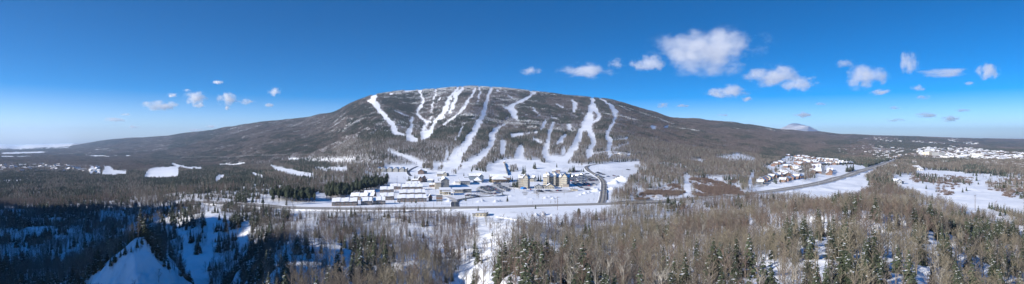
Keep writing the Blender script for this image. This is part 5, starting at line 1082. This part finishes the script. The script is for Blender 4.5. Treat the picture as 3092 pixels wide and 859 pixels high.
def lamps():
    r = random.Random(2); mb = MB(); mb.tube([(0, 0, -.5), (0, 0, 9)], [.14, .09], 6); mb.tube([(0, 0, 8.9), (1.6, 0, 9.3)], [.06, .05], 4); pole = mb.mesh('pole', STEEL)
    mb = MB(); mb.box(1.4, 2.3, -.18, .18, 9.2, 9.38); head = mb.mesh('lamp_head', STEEL)
    def lamp(p, sc, wh):
        o = empty('street_lamp', p, r.uniform(0, 6)); o.scale = (sc,) * 3; tag(o, 'thin grey lamp post standing ' + wh, 'street lamp', 'lamp posts ' + wh); link(bpy.data.objects.new('pole', pole), o); link(bpy.data.objects.new('lamp_head', head), o)
    for x, y in ((715,310),(790,320),(805,300),(870,330),(862,395),(875,290),(940,300),(1000,330),(1000,290),(1060,285),(1117,330),(740,280),(1160,320),(700,290)): lamp(G_(C5, x, y), 1.15, 'in the half empty upper lot')
    for x, y in ((545,330),(640,360),(700,420),(675,460),(480,390),(560,440)): lamp(G_(C5, x, y), 1., 'in the packed lot right of the long hotel')
    for x, y in ((345,640),(457,635),(392,660),(677,650),(560,600),(770,640),(937,640),(1050,655),(1210,640),(963,522),(140,640),(92,640)): lamp(G_(C4, x, y), .9, 'along the resort side of the highway')
    for x, y in ((135,635),(405,625),(695,600),(860,600)): lamp(G_(C5, x, y), .9, 'along the resort side of the highway near the hotels')
    for x, y in ((380,620),(565,610),(723,580),(860,555),(1000,520),(1200,440)): lamp(G_(C7, x, y), 1.4, 'beside the highway below the chalet village')
    mb = MB(); mb.tube([(0, 0, -1), (0, 0, 12)], [.2, .13], 6); up = mb.mesh('pole', WOODP); mb = MB(); mb.box(-1.4, 1.4, -.1, .1, 11, 11.2); ca = mb.mesh('crossarm', WOODP)
    for cr, x, y, s, lb in ((C5, 298, 700, 1.2, 'wooden utility pole on the near verge of the highway below the hotels'), (C4, 35, 690, .8, 'wooden utility pole on the verge left of the entry road'), (C3, 712, 410, 1., 'wooden utility pole on the slope left of the timber lodge'), (C4, 1043, 400, 1., 'pale pole beside the gabled hotel'),
                           (CK, 968, 183, 1.35, 'tall dark pole standing alone on the snowy golf field'), (C8, 1380, 640, .8, 'wooden utility pole in the golf field scrub')):
        o = empty('utility_pole', G_(cr, x, y), .4); o.scale = (s,) * 3; tag(o, lb, 'pole'); link(bpy.data.objects.new('pole', up), o); link(bpy.data.objects.new('crossarm', ca), o)
    # chairlift towers up the broad central run
    mb = MB(); mb.tube([(0, 0, -1), (0, 0, 11)], [.45, .3], 8); mb.box(-3.2, 3.2, -.25, .25, 11, 11.4); tw = mb.mesh('lift_tower', STEEL)
    for k, (x, y) in enumerate(((915,640),(945,600),(965,560),(1000,505),(1040,440),(1068,385),(1100,330),(1130,270),(1150,205),(1165,150))):
        g = G_(CA, x, y); o = link(bpy.data.objects.new('lift_tower', tw)); o.location = g; tag(o, 'steel chairlift tower on the broad central ski run', 'lift tower', 'chairlift towers on the central run')
    for k, (x, y) in enumerate(((612,310),(600,420))): pass
    # rows of young trees along the highway are part of the brush; transmission line on the left flank
    mb = MB()
    for s in (-2.2, 2.2): mb.tube([(s, 0, -1), (s, 0, 17)], [.28, .2], 5)
    mb.box(-5.5, 5.5, -.2, .2, 14.6, 15.); mb.box(-2.2, 2.2, -.12, .12, 9, 9.3); py = mb.mesh('pylon', WOODP)
    P = [Gd(u, v) for u, v in ((500, 483), (640, 481), (760, 479), (880, 476), (1000, 478))]
    for i, p in enumerate(P): o = link(bpy.data.objects.new('pylon', py)); o.location = p; o.rotation_euler = (0, 0, 1.3); tag(o, 'wooden H shaped pylon of the power line below the left flank', 'pylon', 'power line pylons')
    wire = mat('wire', (.30, .30, .31), .5)
    for j, off in enumerate((-5, 0, 5)):
        mb = MB()
        for a, b in zip(P[:-1], P[1:]):
            pts = []
            for t in np.linspace(0, 1, 9): q = a.lerp(b, t) + Vector((0, off * .3, 14.8 - 9 * t * (1 - t))); q.x += off; pts.append(q)
            mb.tube(pts, [.09] * len(pts), 3)
        tag(mb.build('power_line', wire), 'thin power line wire strung between wooden pylons', 'power line', 'power line wires')

# ------------------------------------------------------------------ air, clouds, light, camera
SUN_AZ, SUN_EL = -116., 21.
def haze():
    m = bpy.data.materials.new('haze_air'); m.use_nodes = True; n = m.node_tree.nodes; n.remove(n['Principled BSDF']); v = n.new('ShaderNodeVolumePrincipled'); v.inputs['Color'].default_value = (.60, .79, 1., 1); v.inputs['Density'].default_value = 3.6e-5; v.inputs['Anisotropy'].default_value = .55
    m.node_tree.links.new(v.outputs[0], n['Material Output'].inputs['Volume'])
    mb = MB(); mb.box(-80000, 60000, -60, 29000, -175, 640); o = mb.build('haze', m); tag(o, kind='stuff', label='pale blue winter haze over the valley')
def clouds():
    m = bpy.data.materials.new('cloud_vapour'); m.use_nodes = True; n = m.node_tree.nodes; l = m.node_tree.links; n.remove(n['Principled BSDF'])
    tc = n.new('ShaderNodeTexCoord'); oi = n.new('ShaderNodeObjectInfo')
    def mth(op, a, b=None, c=None):
        x = n.new('ShaderNodeMath'); x.operation = op
        for i, q in enumerate((a, b, c)):
            if q is None: continue
            if isinstance(q, (int, float)): x.inputs[i].default_value = q
            else: l.new(q, x.inputs[i])
        return x.outputs[0]
    add = n.new('ShaderNodeVectorMath'); add.operation = 'MULTIPLY_ADD'; sc = n.new('ShaderNodeVectorMath'); sc.operation = 'SCALE'; l.new(oi.outputs['Color'], sc.inputs[0]); sc.inputs['Scale'].default_value = 40.
    l.new(tc.outputs['Object'], add.inputs[0]); l.new(sc.outputs[0], add.inputs[2]); add.inputs[1].default_value = (1.7, 1.2, 1.)
    def noise(s, d, r=.6):
        x = n.new('ShaderNodeTexNoise'); x.inputs['Scale'].default_value = s; x.inputs['Detail'].default_value = d; x.inputs['Roughness'].default_value = r; l.new(add.outputs[0], x.inputs['Vector']); return x.outputs[0]
    ln = n.new('ShaderNodeVectorMath'); ln.operation = 'LENGTH'; l.new(tc.outputs['Object'], ln.inputs[0])
    shape = mth('SUBTRACT', 1., ln.outputs['Value'])
    f = mth('ADD', shape, mth('MULTIPLY', mth('SUBTRACT', noise(1.15, 9, .66), .5), 3.2)); f = mth('SUBTRACT', f, .36)
    f = mth('MULTIPLY', f, 1.5); cl = n.new('ShaderNodeClamp'); l.new(f, cl.inputs[0])
    fade = n.new('ShaderNodeMapRange'); fade.inputs[1].default_value = 1.; fade.inputs[2].default_value = .75; l.new(ln.outputs['Value'], fade.inputs[0])
    d = mth('MULTIPLY', cl.outputs[0], fade.outputs[0]); sx = n.new('ShaderNodeSeparateColor'); 
    dens = mth('MULTIPLY', d, oi.outputs['Alpha'])
    v = n.new('ShaderNodeVolumePrincipled'); v.inputs['Color'].default_value = (1, 1, 1, 1); v.inputs['Anisotropy'].default_value = .2; l.new(dens, v.inputs['Density']); l.new(v.outputs[0], n['Material Output'].inputs['Volume'])
    m.cycles.volume_sampling = 'MULTIPLE_IMPORTANCE'
    import bmesh
    bm = bmesh.new(); bmesh.ops.create_icosphere(bm, subdivisions=3, radius=1.); me = bpy.data.meshes.new('cloud'); bm.to_mesh(me); bm.free(); me.materials.append(m)
    r = random.Random(12)
    L = [(1780,130,250,110,1,'largest white cloud, high right of the mountain'),(1480,180,125,40,.6,'long cloud above the right shoulder of the mountain'),(1335,178,50,24,.3,'small faint cloud above the mountain middle'),(1630,162,78,42,.7,'cloud just left of and below the largest one'),(1552,160,42,26,.3,'faint wisp left of the largest cloud'),
         (1945,190,120,56,1,'bright cloud right of the largest one'),(2012,212,84,42,.8,'cloud touching the lower right of a bright one'),(1828,232,90,36,.9,'white cloud below the largest one'),(1878,250,26,14,.6,'tiny puff right of the cloud below the largest'),(2175,195,95,62,.9,'slanted cloud over the chalet village'),
         (2215,232,48,18,.7,'small flat cloud under the slanted one'),(2287,160,42,60,.6,'upright cloud above the town'),(2370,185,105,22,.6,'long thin cloud over the town'),(2485,180,46,40,.8,'rightmost puff over the town'),(2310,222,32,18,.4,'faint scrap below the upright cloud'),
         (2322,245,32,12,.5,'small cloud under the upright cloud'),(2125,160,42,22,.3,'faint wisp left of the slanted cloud'),(405,267,75,26,1,'long white cloud over the left ridge'),(493,248,50,34,1,'bright cloud right of the long left one'),(500,265,30,14,.8,'lower lobe below the bright left cloud'),(572,250,44,34,1,'rounded bright cloud over the left ridge'),
         (572,272,14,12,.7,'tiny puff below the rounded left cloud'),(620,257,38,14,.5,'thin cloud right of the rounded left one'),(690,230,30,24,.6,'curled small cloud nearest the mountain on the left'),(676,265,24,11,.7,'little oval cloud below the curled one'),(433,240,26,12,.7,'small puff above the long left cloud'),
         (549,208,26,10,.8,'highest small cloud on the left'),(290,302,50,12,.9,'lowest long cloud at the far left'),(318,289,28,8,.4,'faint streak over the lowest far left cloud'),(337,320,26,8,.8,'tiny low puff at the far left'),(532,319,28,9,.9,'small cloud just above the left ridge'),(493,328,34,10,.7,'pale cloud resting on the left ridge'),
         (2020,290,44,15,.8,'small cloud above the distant snowy peak'),(2335,290,54,15,.6,'flat pale cloud low over the town'),(2390,300,38,17,.7,'low cloud above the golf field'),(2250,303,44,10,.4,'faint low streak over the town'),(2252,272,32,9,.4,'thin scrap over the town'),(1715,267,34,9,.6,'small cloud beside the right mountain flank'),
         (1668,265,30,16,.4,'faint cloud touching the right mountain flank'),(2420,278,38,9,.4,'faint scrap over the golf field'),(470,228,20,8,.4,'tiny wisp between the left clouds'),(1820,290,32,6,.5,'thin low cloud over the right ridge'),(2065,262,28,10,.3,'faint scrap left of the town'),(2440,210,26,9,.35,'faint scrap under the rightmost puff')]
    for cx, cy, w, h, a, lb in L:
        u, v = cx * 1.2003, cy * 1.2003; w *= 1.2 * 1.42; h *= 1.2 * 1.32; el = (V0 - v) / F; D = min(2000 / el, 45000.)
        o = link(bpy.data.objects.new('cloud', me)); o.location = ((u - U0) / F * D, D, el * D); o.scale = (w / F * D / 2, w / F * D / 2 * .8, h / F * D / 2)
        wm = w / F * D
        o.color = (r.random(), r.random(), r.random(), a * 9. / wm); tag(o, lb, 'cloud')
def light_and_camera():
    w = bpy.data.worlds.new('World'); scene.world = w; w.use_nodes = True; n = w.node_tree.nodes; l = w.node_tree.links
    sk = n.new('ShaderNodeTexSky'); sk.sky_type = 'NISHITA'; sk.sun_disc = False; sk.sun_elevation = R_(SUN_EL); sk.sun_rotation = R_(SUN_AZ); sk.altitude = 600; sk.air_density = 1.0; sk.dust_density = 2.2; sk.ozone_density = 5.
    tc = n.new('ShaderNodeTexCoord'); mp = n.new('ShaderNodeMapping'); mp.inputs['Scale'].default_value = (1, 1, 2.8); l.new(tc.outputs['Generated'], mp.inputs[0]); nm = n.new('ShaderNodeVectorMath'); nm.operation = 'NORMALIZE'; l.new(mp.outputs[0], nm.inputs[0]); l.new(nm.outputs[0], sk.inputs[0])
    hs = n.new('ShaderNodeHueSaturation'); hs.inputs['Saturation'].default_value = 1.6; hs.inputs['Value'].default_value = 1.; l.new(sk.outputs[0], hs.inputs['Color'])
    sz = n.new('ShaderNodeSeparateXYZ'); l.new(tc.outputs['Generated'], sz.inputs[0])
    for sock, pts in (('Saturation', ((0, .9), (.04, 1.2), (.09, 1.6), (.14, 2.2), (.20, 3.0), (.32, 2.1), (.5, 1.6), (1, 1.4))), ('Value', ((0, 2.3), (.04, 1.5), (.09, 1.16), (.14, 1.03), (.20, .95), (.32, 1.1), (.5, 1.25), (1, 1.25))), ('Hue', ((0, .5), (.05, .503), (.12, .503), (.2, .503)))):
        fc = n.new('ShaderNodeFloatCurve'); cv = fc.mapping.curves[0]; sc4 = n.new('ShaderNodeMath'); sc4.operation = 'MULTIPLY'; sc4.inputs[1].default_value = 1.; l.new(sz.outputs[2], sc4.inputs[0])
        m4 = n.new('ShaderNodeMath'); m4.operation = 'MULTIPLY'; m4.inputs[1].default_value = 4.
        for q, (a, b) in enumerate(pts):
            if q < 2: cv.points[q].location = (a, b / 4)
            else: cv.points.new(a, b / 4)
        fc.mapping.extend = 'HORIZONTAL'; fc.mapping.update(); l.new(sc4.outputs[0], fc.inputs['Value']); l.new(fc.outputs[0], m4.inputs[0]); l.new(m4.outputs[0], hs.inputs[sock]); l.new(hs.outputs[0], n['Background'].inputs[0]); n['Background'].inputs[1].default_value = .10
    sl = bpy.data.lights.new('sun', 'SUN'); sl.energy = 4.6; sl.angle = R_(.5); sl.color = (1, .93, .83); so = link(bpy.data.objects.new('sun', sl))
    az, e = R_(SUN_AZ), R_(SUN_EL); d = Vector((math.sin(az) * math.cos(e), math.cos(az) * math.cos(e), math.sin(e))); so.rotation_euler = d.to_track_quat('Z', 'Y').to_euler()
    c = bpy.data.cameras.new('camera'); c.sensor_width = 36; c.lens = 36 * F / 3092.; c.clip_start = 1; c.clip_end = 250000; co = link(bpy.data.objects.new('camera', c)); co.rotation_euler = (math.pi / 2, 0, 0); scene.camera = co
    vs = scene.view_settings; scene.display_settings.display_device = 'sRGB'; vs.view_transform = 'Standard'; vs.look = 'None'; vs.gamma = 1; vs.exposure = .85; vs.use_curve_mapping = False
    cy = scene.cycles; cy.max_bounces = 6; cy.diffuse_bounces = 2; cy.glossy_bounces = 1; cy.transmission_bounces = 1; cy.volume_bounces = 3; cy.transparent_max_bounces = 4; cy.use_denoising = True; cy.denoiser = 'OPENIMAGEDENOISE'; cy.denoising_input_passes = 'RGB_ALBEDO_NORMAL'; cy.denoising_prefilter = 'ACCURATE'; cy.volume_step_rate = 1.; cy.volume_max_steps = 128; cy.use_adaptive_sampling = True; cy.adaptive_threshold = .01; cy.sample_clamp_indirect = 8
import time, os
_t = time.time()
def step(f):
    f(); print(f.__name__, round(time.time() - _t, 1))
light_and_camera()
for f in (build_ground, roads, resort, magic_carpet, chalets, villages, cars, lamps, forests, lone_trees, brush, haze, clouds): step(f)
